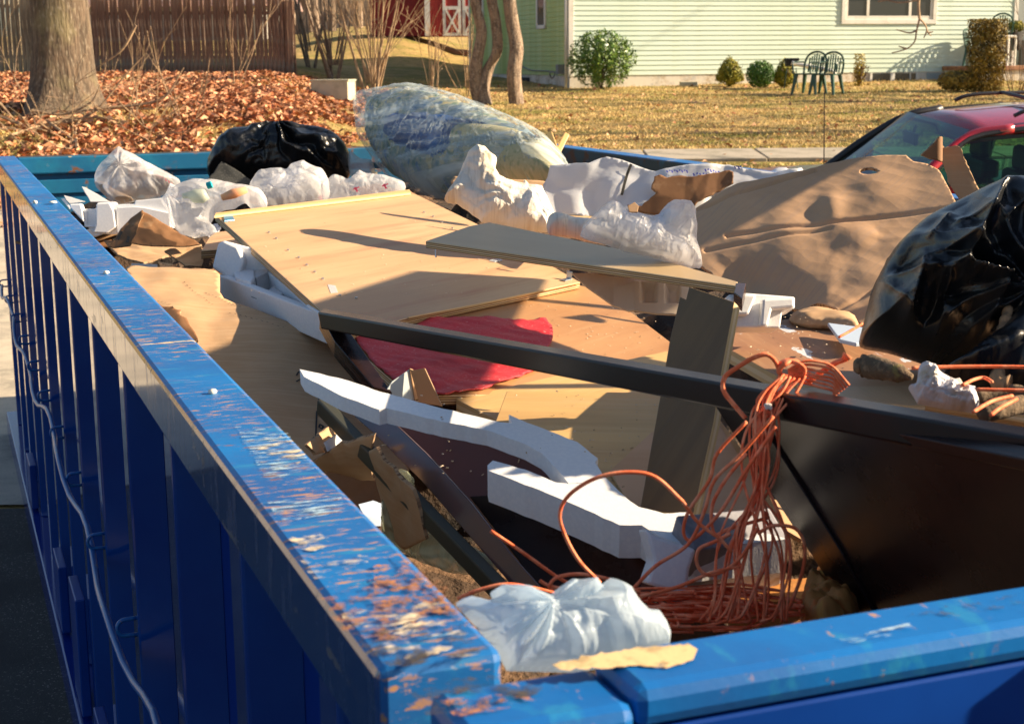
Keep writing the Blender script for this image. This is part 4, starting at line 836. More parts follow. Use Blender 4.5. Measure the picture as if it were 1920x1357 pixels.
def patch(name, pts, m, h, seed=0):
    P = [V(x, y, h) for x, y in rough_edge(pts, 3, 9, seed)]; c = np.array([DO[0], DO[1], RZ]); cs, sn = math.cos(YAW), math.sin(YAW); L = []
    for p in P:
        q_ = p-c; L.append((q_[0]*cs+q_[1]*sn, -q_[0]*sn+q_[1]*cs, q_[2]))
    return mk(name, L, [tuple(range(len(L)))], m, DU, local=True)
hh = .0008
for i, (pts, m_) in enumerate([([(470, 830), (520, 812), (560, 830), (575, 860), (520, 880), (478, 860)], sc_), ([(440, 800), (540, 810), (590, 880), (500, 900)], sl_), ([(540, 1010), (600, 1000), (650, 1010), (640, 1028), (570, 1030)], sc_), ([(500, 940), (640, 930), (650, 960), (530, 975)], sl_), ([(560, 1050), (690, 1040), (690, 1075), (590, 1085)], sc_),
        ([(600, 1120), (700, 1085), (800, 1080), (850, 1130), (880, 1170), (800, 1190), (700, 1200), (640, 1180)], sr_), ([(700, 1060), (780, 1050), (850, 1110), (800, 1150), (700, 1140)], sr2), ([(640, 1150), (720, 1140), (840, 1125), (820, 1150), (720, 1178), (660, 1182)], sc_), ([(700, 1190), (800, 1160), (880, 1165), (905, 1190), (820, 1225), (740, 1235)], sc_), ([(660, 1185), (880, 1160), (930, 1215), (760, 1250), (705, 1240)], sd_),
        ([(740, 1030), (840, 1120), (870, 1140), (850, 1150), (770, 1070)], sr_)]):
    patch('stain', pts, m_, hh+i*.0003, i)
for i, (pts, m_) in enumerate([([(1035, 1245), (1100, 1228), (1200, 1212), (1290, 1205), (1308, 1216), (1300, 1236), (1250, 1252), (1200, 1246), (1120, 1252), (1050, 1254)], st_), ([(1700, 1150), (1920, 1112), (1920, 1130), (1800, 1150)], sd_), ([(1560, 1195), (1700, 1160), (1720, 1180), (1600, 1205)], sl_)]):
    patch('stain', pts, m_, .0052+i*.0003, 30+i)
for i, (pts, m_) in enumerate([([(770, 1300), (860, 1270), (1000, 1262), (1040, 1290), (900, 1330), (800, 1340)], sd_), ([(800, 1290), (950, 1300), (1020, 1310), (860, 1345)], sr2)]):
    patch('stain', pts, m_, -.0025+i*.0004, 40+i)
# ================================================================== RUBBISH MATERIALS
M['ply'] = mat('birch_plywood', (.52, .31, .16), .55, [dict(c=(.58, .38, .205), scale=2.0, stretch=(.5, 3, 1), lo=.42, hi=.62), dict(c=(.44, .19, .10), scale=5, stretch=(.35, 4, 1), lo=.52, hi=.72, amt=.8), dict(c=(.36, .24, .14), scale=1.6, lo=.5, hi=.7, amt=.4), dict(c=(.36, .22, .11), scale=40, stretch=(.12, 3, 1), lo=.54, hi=.72, amt=.35)], [dict(scale=60, stretch=(.2, 3, 1), s=.08, d=.002)], coord='UV')
M['ply2'] = mat('orange_plywood', (.47, .25, .105), .45, [dict(c=(.36, .17, .065), scale=2.0, stretch=(.6, 2, 1), lo=.42, hi=.62), dict(c=(.55, .34, .17), scale=30, stretch=(.15, 3, 1), lo=.56, hi=.72, amt=.4), dict(c=(.6, .45, .3), scale=260, lo=.66, hi=.7, amt=.6)], coord='UV')
M['ply3'] = mat('yellow_plywood', (.66, .43, .17), .5, [dict(c=(.52, .31, .12), scale=2.6, stretch=(.5, 3, 1), lo=.42, hi=.62), dict(c=(.66, .48, .25), scale=34, stretch=(.12, 3, 1), lo=.52, hi=.7, amt=.5)], coord='UV')
def stripes(name, cols, rough=.75):
    m = mat(name, cols[0], rough); t = m.node_tree; N = t.nodes; tc = N.new('ShaderNodeTexCoord'); s = N.new('ShaderNodeSeparateXYZ'); t.links.new(tc.outputs['UV'], s.inputs[0])
    r = N.new('ShaderNodeValToRGB'); r.color_ramp.interpolation = 'CONSTANT'; e = r.color_ramp.elements; k = len(cols)
    for i, c in enumerate(cols):
        if i < 2: el = e[i]; el.position = i/k
        else: el = e.new(i/k)
        el.color = (*c, 1)
    n = N.new('ShaderNodeTexNoise'); n.inputs['Scale'].default_value = 9; t.links.new(tc.outputs['UV'], n.inputs['Vector'])
    a = N.new('ShaderNodeMath'); a.operation = 'MULTIPLY_ADD'; a.inputs[1].default_value = .12; t.links.new(n.outputs['Fac'], a.inputs[0]); t.links.new(s.outputs[1], a.inputs[2])
    b = N.new('ShaderNodeMath'); b.operation = 'SUBTRACT'; b.inputs[1].default_value = .06; t.links.new(a.outputs[0], b.inputs[0])
    t.links.new(b.outputs[0], r.inputs[0]); t.links.new(r.outputs[0], N['Principled BSDF'].inputs['Base Color']); return m
ye = (.62, .43, .2); br = (.24, .11, .045); lt = (.72, .56, .33)
M['plyedge'] = stripes('plywood_edge', [br, ye, br, lt, (.3, .15, .07), ye, br, lt])
M['plyedge2'] = stripes('solid_wood_edge', [ye, lt, ye])
M['lam'] = mat('dark_brown_laminate', (.012, .007, .007), .26, [dict(c=(.045, .018, .012), scale=2, lo=.45, hi=.65), dict(c=(.2, .16, .13), scale=110, lo=.74, hi=.77, r=.6), dict(c=(.05, .035, .03), scale=5, lo=.52, hi=.7, r=.45, amt=.5)], [dict(scale=3, s=.02, d=.01)], coord='UV', Specular_IOR_Level=.22)
M['lamr'] = mat('maroon_laminate', (.11, .035, .022), .28, [dict(c=(.17, .06, .035), scale=3, lo=.45, hi=.65), dict(c=(.4, .3, .25), scale=120, lo=.72, hi=.75)], coord='UV')
M['lamp'] = mat('purple_brown_laminate', (.085, .055, .06), .2, [dict(c=(.14, .06, .05), scale=4, lo=.48, hi=.66), dict(c=(.3, .25, .2), scale=120, lo=.73, hi=.76)], coord='UV')
M['lamg'] = mat('olive_dark_edge', (.05, .05, .035), .45, coord='UV')
M['pewter'] = mat('pewter_laminate', (.44, .31, .16), .35, [dict(c=(.52, .38, .21), scale=2.5, stretch=(.4, 1.6, 1), lo=.45, hi=.65), dict(c=(.5, .42, .3), scale=130, lo=.7, hi=.74)], coord='UV', Specular_IOR_Level=.3)
M['wenge'] = mat('dark_grained_board', (.20, .125, .065), .5, [dict(c=(.12, .08, .05), scale=14, stretch=(3, .25, 1), lo=.42, hi=.62, amt=.45), dict(c=(.16, .14, .11), scale=30, stretch=(4, .3, 1), lo=.56, hi=.7, amt=.25)], coord='UV', Specular_IOR_Level=.2)
M['kraft'] = mat('kraft_cardboard', (.50, .31, .165), .8, [dict(c=(.43, .26, .13), scale=4, lo=.45, hi=.65), dict(c=(.54, .36, .21), scale=110, stretch=(.05, 1, 1), lo=.5, hi=.6, amt=.5)], [dict(scale=12, s=.12, d=.01), dict(scale=130, s=.12, d=.0015)], coord='UV')
M['kraftp'] = mat('pinkish_cardboard', (.58, .355, .20), .8, [dict(c=(.50, .30, .165), scale=3, lo=.45, hi=.65), dict(c=(.46, .3, .2), scale=140, stretch=(1, .05, 1), lo=.5, hi=.6, amt=.5)], [dict(scale=9, s=.16, d=.010), dict(scale=18, s=.16, d=.006, kind='voronoi', stretch=(1, 2, 1)), dict(scale=160, s=.1, d=.0012, stretch=(1, .1, 1))], coord='UV')
M['kraftd'] = mat('brown_cardboard', (.26, .125, .05), .75, [dict(c=(.2, .09, .035), scale=5, lo=.45, hi=.65), dict(c=(.34, .2, .1), scale=20, lo=.6, hi=.72)], [dict(scale=18, s=.2, d=.006)], coord='UV')
M['flute'] = mat('corrugated_edge', (.40, .27, .16), .9, [dict(c=(.16, .09, .05), scale=180, stretch=(1, .2, 1), lo=.48, hi=.56)], coord='UV')
M['foam'] = mat('styrofoam', (.80, .80, .80), .65, [dict(c=(.72, .73, .75), scale=170, kind='voronoi', lo=.35, hi=.6, amt=.5), dict(c=(.55, .52, .45), scale=16, lo=.68, hi=.8, amt=.5)], [dict(scale=420, kind='voronoi', s=.10, d=.001), dict(scale=20, s=.05, d=.004)])
M['blackbag'] = mat('black_bin_bag', (.008, .009, .011), .27, [dict(c=(.02, .021, .024), scale=3, lo=.5, hi=.7, r=.4), dict(c=(.10, .09, .075), scale=130, lo=.68, hi=.74, amt=.5, r=.7)], [dict(scale=24, kind='voronoi', s=.16, d=.006, stretch=(1, .4, 1)), dict(scale=60, s=.14, d=.003), dict(scale=9, s=.25, d=.01, stretch=(2.5, .5, 1))], Specular_IOR_Level=.5, coord='UV')
M['whitebag'] = film('white_carrier_bag', (.88, .88, .90), .56, .55, .22, [dict(scale=14, kind='voronoi', s=.3, d=.015), dict(scale=42, kind='voronoi', s=.18, d=.005), dict(scale=110, s=.12, d=.001)], coord='UV')
M['clearbag'] = film('cloudy_clear_bag', (.75, .76, .80), .8, .3, .22, [dict(scale=16, s=.5, d=.01, distort=1), dict(scale=60, s=.2, d=.003)], coord='UV', streak=(6, (1, 1, 1), .45, .95))
M['bluebag'] = film('thin_pale_blue_bag', (.66, .78, .88), .74, .45, .25, [dict(scale=9, s=.4, d=.01, stretch=(2.5, .7, 1), distort=.6), dict(scale=60, s=.15, d=.002)], coord='UV')
M['clearwrap'] = film('clear_plastic_wrap', (.66, .76, .80), .4, .2, .10, [dict(scale=7, s=.7, d=.015, stretch=(.35, 3, 1), distort=.8), dict(scale=25, s=.3, d=.004)], coord='UV', streak=(8, (.16, 3.4, 1), .10, .8, .5))
M['sack'] = mat('woven_sack', (.74, .69, .60), .75, [dict(c=(.45, .28, .12), scale=7, stretch=(2.2, .4, 1), lo=.54, hi=.70), dict(c=(.55, .50, .42), scale=160, stretch=(1, .12, 1), lo=.52, hi=.6, amt=.6), dict(c=(.8, .78, .74), scale=4, lo=.5, hi=.6)], [dict(scale=120, kind='wave', s=.25, d=.002, distort=1), dict(scale=14, s=.4, d=.01)], coord='UV')
M['sheetw'] = film('white_plastic_sheet', (.76, .78, .82), .97, .3, .4, [dict(scale=9, s=.35, d=.01, stretch=(1, 2.5, 1)), dict(scale=60, s=.1, d=.002)], coord='UV')
M['rag'] = mat('soiled_cloth', (.66, .64, .66), .9, [dict(c=(.42, .32, .17), scale=18, lo=.52, hi=.66), dict(c=(.2, .12, .06), scale=60, lo=.68, hi=.72)], [dict(scale=300, s=.2, d=.001), dict(scale=30, s=.4, d=.006)], coord='UV')
M['redc'] = mat('red_woven_mesh', (.55, .02, .03), .6, [dict(c=(.52, .07, .08), scale=5, stretch=(1, 2, 1), lo=.5, hi=.68, amt=.7), dict(c=(.62, .38, .36), scale=160, lo=.6, hi=.66, amt=.6), dict(c=(.35, .01, .02), scale=3, lo=.55, hi=.7)], [dict(scale=220, s=.5, d=.002), dict(scale=16, s=.3, d=.004)], coord='UV')
M['felt'] = mat('grey_felt', (.035, .037, .037), .98, [dict(c=(.07, .07, .068), scale=160, lo=.5, hi=.62)], [dict(scale=200, s=.8, d=.003)], coord='UV')
M['paintwood'] = mat('peeling_painted_board', (.34, .175, .085), .6, [dict(c=(.27, .13, .065), scale=3, stretch=(.5, 4, 1), lo=.42, hi=.62), dict(c=(.55, .58, .63), scale=9, stretch=(.6, 1.6, 1), lo=.62, hi=.635, r=.5), dict(c=(.48, .3, .17), scale=50, stretch=(.15, 3, 1), lo=.56, hi=.7, amt=.5)], [dict(scale=40, stretch=(.2, 3, 1), s=.12, d=.002)], coord='UV')
M['pulp'] = mat('cream_moulded_tray', (.56, .43, .31), .75, [dict(c=(.64, .54, .42), scale=4, lo=.45, hi=.6)], [dict(scale=120, s=.2, d=.001)], coord='UV')
M['twine'] = mat('orange_twine', (.86, .15, .045), .75, [dict(c=(.95, .30, .14), scale=60, lo=.45, hi=.6), dict(c=(.12, .05, .035), scale=11, lo=.64, hi=.72, amt=.8)], [dict(scale=400, s=.5, d=.001)])
M['stick'] = mat('stick_bark', (.42, .25, .13), .9, [dict(c=(.16, .10, .06), scale=30, lo=.5, hi=.62), dict(c=(.5, .34, .2), scale=10, lo=.55, hi=.7)], [dict(scale=60, s=.6, d=.004)])
M['log'] = mat('mossy_log_bark', (.11, .075, .045), .95, [dict(c=(.24, .2, .06), scale=20, lo=.56, hi=.66), dict(c=(.22, .15, .09), scale=60, lo=.5, hi=.6)], [dict(scale=50, s=.9, d=.008)])
M['insul'] = mat('speckled_foam_underlay', (.30, .31, .22), .85, [dict(c=(.10, .17, .11), scale=60, kind='cell', lo=.45, hi=.8), dict(c=(.44, .38, .20), scale=46, kind='cell', lo=.72, hi=.8), dict(c=(.20, .28, .34), scale=5, lo=.45, hi=.6), dict(c=(.09, .17, .28), scale=52, kind='cell', lo=.8, hi=.95)], [dict(scale=50, s=.4, d=.008)], coord='UV')
M['bluef'] = mat('blue_fabric', (.01, .05, .20), .7, [dict(c=(.03, .12, .36), scale=8, lo=.5, hi=.65)], [dict(scale=10, s=.5, d=.02)], coord='UV')
M['metal'] = mat('zinc_metal', (.55, .58, .60), .3, Metallic=.9)
M['hinge'] = mat('blue_zinc', (.12, .36, .55), .4, Metallic=.6)
M['clearp'] = film('clear_plastic', (.75, .8, .85), .45, .1, .1)
M['ink'] = mat('black_ink', (.02, .018, .015), .7)
M['inkr'] = mat('red_print', (.7, .08, .15), .6)
M['inkb'] = mat('blue_print', (.06, .08, .45), .6)
M['heap'] = mat('dark_debris', (.07, .04, .022), .9, [dict(c=(.15, .085, .045), scale=14, kind='cell', lo=.6, hi=.7), dict(c=(.02, .015, .012), scale=5, lo=.5, hi=.6)], [dict(scale=20, s=.8, d=.03)])
M['lblue'] = mat('pale_blue_board', (.42, .52, .66), .5, coord='UV')
M['orange'] = mat('rusty_orange_wood', (.48, .20, .045), .7, [dict(c=(.7, .14, .02), scale=30, lo=.55, hi=.66), dict(c=(.6, .38, .05), scale=24, lo=.6, hi=.7)], [dict(scale=60, s=.5, d=.004)], coord='UV')
M['bottle'] = film('cloudy_bottle', (.70, .74, .62), .75, .3, .15)
M['teal'] = mat('teal_cap', (.0, .35, .42), .4)
M['greenfilm'] = film('greenish_clear_film', (.52, .58, .42), .62, .25, .15, [dict(scale=8, s=.5, d=.01, stretch=(3, .6, 1), distort=.8)], coord='UV', streak=(7, (3, .6, 1), .35, .9))
# ================================================================== SUPPORTING HEAP
xs = np.linspace(.09, WW-.09, 40); ys_ = np.linspace(.02, LL-.07, 80); X, Y = np.meshgrid(xs, ys_)
Z = -.50+.10*snoise(np.stack([X.ravel(), Y.ravel()], 1), 1.1, 2).reshape(X.shape)+.10*folds(np.stack([X.ravel(), Y.ravel()], 1), 2.6, 4).reshape(X.shape)
Z += np.interp(Y, [0, 1, 2, 3.5, 5.8], [-.12, -.05, .06, .22, .26]) + np.clip((X-1.2)/1.2, 0, 1)*np.interp(Y, [0, 1, 1.6, 5.8], [-.1, -.02, .10, .14])
c_, s_ = math.cos(YAW), math.sin(YAW); WXh = DO[0]+X*c_-Y*s_; WYh = DO[1]+X*s_+Y*c_
o = mk('rubbish_heap', np.stack([WXh.ravel(), WYh.ravel(), (RZ+Z).ravel()], 1), [(j*40+i, j*40+i+1, (j+1)*40+i+1, (j+1)*40+i) for j in range(79) for i in range(39)], M['heap'])
tag(o, 'dark mass of broken debris filling the bottom of the dumpster', 'debris', None, 'stuff')
def T_(o, label, cat, group=None): return tag(o, label, cat, group)
# ================================================================== LARGE PLYWOOD PANELS
PA = Plane([(410, 405, .0), (775, 358, .0), (740, 735, -.17)])
A = thing('plywood_sheet', PA.o, 'large pale plywood panel with pink grain streaks lying across the middle of the heap', 'plywood')
plate('board', PA, [(404, 403), (768, 357), (775, 362), (905, 425), (1088, 529), (760, 597), (652, 628)], .016, [M['ply'], M['plyedge']], A)
plate('edge_strip', PA.shift(.009), [(402, 404), (404, 399), (768, 355), (770, 361)], .008, [M['ply3'], M['plyedge2']], A)
h1 = plate('hinge', PA.shift(.004), [(418, 402), (436, 402), (440, 412), (421, 414)], .0035, [M['hinge']], A)
for k, (x, y) in enumerate([(504, 437), (518, 448), (560, 484), (575, 498), (590, 511), (605, 524), (540, 470), (637, 555), (668, 560), (795, 399), (812, 407), (829, 418), (848, 429)]):
    u, v = PA.uv(x, y); c = PA.pt(u, v, .0); MB().tube([c, c+PA.n*.0035], .0032, 8).build('screw', M['metal'], A)
st = plate('sticker', PA.shift(.0012), [(614, 533), (629, 535), (634, 548), (620, 549)], .001, [M['clearp']], A)
PB = PA.shift(-.018)
B = thing('plywood_sheet', PB.o, 'orange brown plywood panel with a sunlit corner right under the red mesh', 'plywood')
plate('board', PB, [(640, 630), (1070, 531), (1112, 541), (1190, 590), (1262, 645), (1240, 700), (1100, 735), (900, 740), (768, 742)], .018, [M['ply2'], M['plyedge']], B)
u, v = PB.uv(760, 598); 
q = MB(); P = [PA.pt(*PA.uv(x, y), .001) for x, y in ((765, 597), (900, 571), (1085, 531))]; q.tube(P, .0022, 6); q.build('joint_bead', M['plyedge2'], B)
# clear plastic catches and metal bracket resting on the panels
def bracket(px, py, m, label, s=1.0):
    u, v = PA.uv(px, py); T = thing('shelf_bracket', PA.pt(u, v, .001), label, 'bracket'); e1, e2, n = PA.e1, PA.e2, PA.n; o = T.location
    def bx(a, b, name):
        vv = []
        for k in (0, 1):
            for j in (0, 1):
                for i in (0, 1): vv.append(np.array(o)+e1*(a[0] if i == 0 else b[0])+e2*(a[1] if j == 0 else b[1])+n*(a[2] if k == 0 else b[2]))
        return mk(name, vv, [(0, 2, 3, 1), (4, 5, 7, 6), (0, 1, 5, 4), (2, 6, 7, 3), (0, 4, 6, 2), (1, 3, 7, 5)], m, T, bevel=.001)
    bx((-.018*s, -.008*s, 0), (.018*s, .008*s, .003), 'base_plate'); bx((.010*s, -.008*s, .003), (.014*s, .008*s, .022*s), 'upright')
bracket(930, 490, M['clearp'], 'small clear plastic shelf clip lying under the overhanging board', 1.0)
bracket(1062, 526, M['metal'], 'small shiny metal bracket at the joint of the two plywood panels', .9)
# offcut left of the big panel
plp = Plane([(378, 475, -.10), (430, 468, -.10), (430, 435, -.09)])
T_(plate('plywood_offcut', plp, [(377, 470), (398, 436), (470, 428), (470, 452), (428, 466)], .022, [M['ply'], M['plyedge']]), 'short pale plywood offcut poking out left of the big panel', 'plywood')
# upper thick ply board with grey face
PU = Plane([(800, 452, .055), (1385, 532, .035), (918, 417, .065)])
U = thing('plywood_board', PU.o, 'glossy grey faced plywood board with a striped edge overhanging the pale panel', 'plywood')
plate('board', PU, [(798, 452), (880, 424), (918, 417), (1200, 475), (1383, 528), (1381, 536)], .013, [M['pewter'], M['plyedge']], U)
q = MB(); c = V(817, 462, .045); q.tube([c, c-np.array([0, 0, .02])], .0018, 6); q.build('nail', M['metal'], U)
plate('end_cap', PU.shift(.001), [(1381, 530), (1399, 531), (1392, 560), (1376, 548)], .02, [M['lam']], U)
# pulp tray
PT = Plane(base=(1210, 596, -.055), yaw=-.15, lean=.75)
T0 = thing('moulded_tray', PT.o, 'cream moulded packing tray with square recesses beneath the striped board', 'packing tray')
def tr(u, v, X, Y, d):
    z = np.zeros(len(u))
    for cx, cy, rx, ry in ((1217, 559, 14, 18), (1262, 560, 13, 18)):
        z -= .014*np.clip(1.6*(1-np.maximum(np.abs(X-cx)/rx, np.abs(Y-cy)/ry))+.3, 0, 1)
    z += .02*np.clip((X-1150)/40, 0, 1)*np.clip((Y-520)/20, 0, 1); return z
surf('shell', PT, [(1072, 512), (1110, 512), (1230, 530), (1300, 541), (1292, 603), (1230, 600), (1180, 592), (1140, 566), (1100, 538)], [M['pulp'], M['pulp']], T0, res=90, mode='sheet', th=.004, disp=tr, smoothpts=False)
# white foam corner right of plank
PF = Plane(base=(1430, 614, -.03), yaw=.1, lean=.35)
F0 = thing('foam_corner', PF.o, 'white styrofoam corner block with a cutout right of the upright dark plank', 'styrofoam')
plate('block', PF, [(1366, 552), (1400, 549), (1491, 556), (1491, 578), (1474, 583), (1468, 580), (1463, 615), (1368, 613), (1352, 600)], .05, [M['foam']], F0, bevel=.006)
plate('face_rim', PF.shift(.018), [(1368, 555), (1400, 551), (1420, 552), (1408, 580), (1404, 590), (1372, 590)], .0175, [M['foam']], F0, bevel=.004)
plate('face_rim', PF.shift(.018), [(1430, 560), (1490, 557), (1490, 576), (1448, 580), (1440, 612), (1426, 612)], .0175, [M['foam']], F0, bevel=.004)
# upright dark plank
PK = Plane([(1290, 540, 0, 2.10), (1374, 565, 0, 2.03), (1250, 950, 0, 1.86)])
K = thing('dark_plank', PK.o, 'dark grained plank with a pale sawn edge standing upright behind the brown frame', 'plank')
plate('board', PK, [(1275, 556), (1286, 561), (1292, 537), (1377, 566), (1352, 700), (1338, 790), (1300, 962), (1199, 958), (1240, 730), (1255, 640)], .016, [M['wenge'], M['plyedge2']], K)
# ================================================================== DARK BROWN FRAME
a0 = V(608, 578, -.05); a1 = V(1925, 800, .06); dv = (a1-a0)/np.linalg.norm(a1-a0); a2 = a1+dv*.35
fr = thing('broken_table', a0, 'long dark brown furniture frame running from the middle of the heap out to the right', 'furniture frame')
def beam(name, P0, P1, w_, h_, m, parent, skew0=0, mitre=0, bevel=.003, up=np.array([0, 0, 1.])):
    d = (P1-P0)/np.linalg.norm(P1-P0); s = np.cross(d, up); s /= np.linalg.norm(s); t = np.cross(s, d); v = []
    for q_, e in ((P0, -1), (P1, 1)):
        for a_, b_ in ((0, 0), (1, 0), (1, 1), (0, 1)): v.append(q_+s*w_*a_-t*h_*b_+(d*skew0*b_+d*mitre*a_ if e < 0 else 0))
    return mk(name, v, [(0, 1, 2, 3), (7, 6, 5, 4), (0, 4, 5, 1), (1, 5, 6, 2), (2, 6, 7, 3), (3, 7, 4, 0)], m, parent, bevel=bevel)
beam('top_rail', a0, a2, .034, .029, M['lam'], fr, skew0=.010, mitre=.05)
PL = Plane([(601, 588, -.055), (640, 590, -.058), (720, 720, -.135)])
plate('side_leg', PL, [(600, 588), (640, 600), (664, 634), (735, 735), (700, 725), (628, 640)], .03, [M['lam']], fr)
PD_ = Plane([(1345, 745, .0), (1925, 880, .045), (1560, 1095, -.19)])
plate('panel', PD_.shift(-.012), [(1420, 770), (1960, 880), (2250, 960), (2250, 1450), (1800, 1420), (1630, 1170)], .018, [M['lam']], fr)
PD_ = PD_.shift(-.008)
plate('mitred_stile', PD_, [(1325, 737), (1345, 742), (1425, 790), (1580, 1040), (1660, 1190), (1600, 1180), (1560, 1100)], .024, [M['lam']], fr)
plate('lower_lip', PD_.shift(.001), [(1338, 742), (1925, 862), (2250, 930), (2250, 955), (1925, 885), (1420, 776)], .02, [M['lam']], fr)
# ================================================================== RED MESH
PR = PB.shift(.004)
def rd(u, v, X, Y, d): return .004*snoise(np.stack([u, v], 1), 9, 3)+.003+.002*folds(np.stack([u, v], 1), 14, 2)
T_(surf('red_mesh', PR, rough_edge([(655, 622), (700, 630), (745, 628), (805, 600), (815, 590), (828, 597), (870, 594), (1000, 602), (1022, 600), (1034, 612), (1036, 636), (1024, 662), (1012, 690), (960, 712), (900, 730), (835, 741), (800, 738), (745, 715), (700, 680)], 2.2, 9), [M['redc'], M['redc']], res=80, th=.002, disp=rd, smoothpts=False), 'rounded piece of red woven mesh lying on the orange plywood under the brown frame', 'mesh fabric')
# ================================================================== YELLOW BOARDS
PY1 = Plane([(855, 747, -.20), (1260, 650, -.185), (1150, 790, -.21)])
T_(plate('yellow_board', PY1, [(855, 748), (910, 735), (1080, 695), (1265, 655), (1290, 760), (1050, 830), (940, 792)], .024, [M['ply3'], M['plyedge2']]), 'thick yellow plywood board with a rounded end poking out below the red mesh', 'plywood')
PY2 = Plane([(950, 733, -.17), (1250, 737, -.165), (1200, 950, -.215)])
T_(plate('yellow_board', PY2, [(950, 733), (1262, 736), (1330, 760), (1420, 880), (1480, 1010), (1400, 1040), (1180, 1000), (1080, 880), (925, 800)], .014, [M['ply3'], M['plyedge']]), 'broad sunlit yellow plywood sheet behind the white foam frame and the upright plank', 'plywood')
PY3 = PY2.shift(.006)
T_(plate('orange_board', PY3, [(1221, 810), (1330, 765), (1372, 830), (1475, 1003), (1250, 985), (1180, 945), (1143, 882)], .005, [mat('light_orange_board', (.62, .36, .19), .5, [dict(c=(.55, .3, .14), scale=3, stretch=(.6, 3, 1), lo=.45, hi=.62)], coord='UV'), M['plyedge2']]), 'light orange board lying on the yellow plywood behind the upright plank', 'plywood')
# ================================================================== WHITE FOAM FRAME
PW = Plane([(565, 697, -.055), (1120, 860, -.115), (1230, 1060, -.17)])
FO = thing('foam_packing', PW.o, 'long broken white styrofoam frame with two arms lying in front of the yellow boards', 'styrofoam')
out = [(562, 692), (600, 700), (652, 713), (716, 735), (798, 757), (865, 774), (937, 791), (960, 793), (954, 777), (974, 786), (1030, 808), (1082, 828), (1121, 859), (1116, 867), (1131, 891), (1160, 920), (1180, 938), (1198, 950), (1245, 962), (1288, 960), (1373, 984), (1478, 1010), (1305, 1028), (1232, 1003), (1203, 984), (1162, 984), (1100, 956), (998, 913), (916, 882), (914, 872), (924, 863), (985, 880), (1042, 904), (1066, 906), (1045, 880), (1015, 849), (984, 832), (913, 806), (828, 790), (725, 765), (711, 768), (640, 742), (570, 706)]
iA = out.index((1131, 891)); iB = out.index((1066, 906))
plate('upper_arm', PW.shift(.0006), rough_edge(out[:iA+1]+[(1100, 905)]+out[iB:], .8, 14, 3), .023, [M['foam']], FO, bevel=0)
plate('lower_arm', PW, rough_edge(out[iA:iB+1]+[(1100, 905)], .8, 14, 4), .044, [M['foam']], FO, bevel=0)
PLg = Plane(base=(1250, 1110, -.185), yaw=.05, lean=.3)
plate('foot', PLg, [(1209, 990), (1233, 1005), (1306, 1030), (1293, 1068), (1287, 1118), (1211, 1094), (1226, 1052)], .06, [M['foam']], FO, bevel=.004)
pe = Plane([(1305, 1028, -.155), (1478, 1010, -.165), (1300, 1118, -.235)])
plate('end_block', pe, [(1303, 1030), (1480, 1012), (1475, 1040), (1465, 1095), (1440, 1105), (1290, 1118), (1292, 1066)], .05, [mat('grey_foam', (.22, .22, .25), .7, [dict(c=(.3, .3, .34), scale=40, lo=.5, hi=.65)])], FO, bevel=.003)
# ================================================================== DARK BAR AND MAROON BOARD (front left)
PBr = Plane([(628, 748, -.14), (1000, 1105, -.265), (880, 937, -.20)])
BR = thing('brown_board', PBr.o, 'purple brown glossy board with an olive edge slanting towards the near left corner', 'board')
plate('board', PBr, [(624, 746), (680, 766), (735, 788), (800, 850), (879, 937), (960, 1040), (1040, 1130), (1000, 1150), (960, 1098), (800, 912), (700, 812)], .004, [M['lamp']], BR)
e0 = V(614, 745, -.137); e1_ = V(968, 1105, -.268)
beam('olive_edge', e0, e1_, .018, .026, M['lamg'], BR)
PM = Plane([(660, 770, -.165), (1000, 860, -.185), (1060, 1080, -.30)])
T_(plate('maroon_board', PM, [(670, 765), (800, 790), (1000, 850), (1120, 900), (1260, 1010), (1300, 1110), (1080, 1120), (960, 1040), (850, 930), (740, 800)], .012, [M['lamr']]), 'glossy maroon panel lying under the white foam frame', 'board')
PM2 = Plane([(780, 850, -.172), (1060, 900, -.19), (1060, 1080, -.292)])
T_(plate('glossy_board', PM2.shift(.004), [(880, 930), (960, 925), (1150, 960), (1260, 1060), (1290, 1130), (1120, 1110), (1010, 1100)], .006, [M['lam']]), 'near black glossy panel below the foam arm beside the twine coil', 'board')
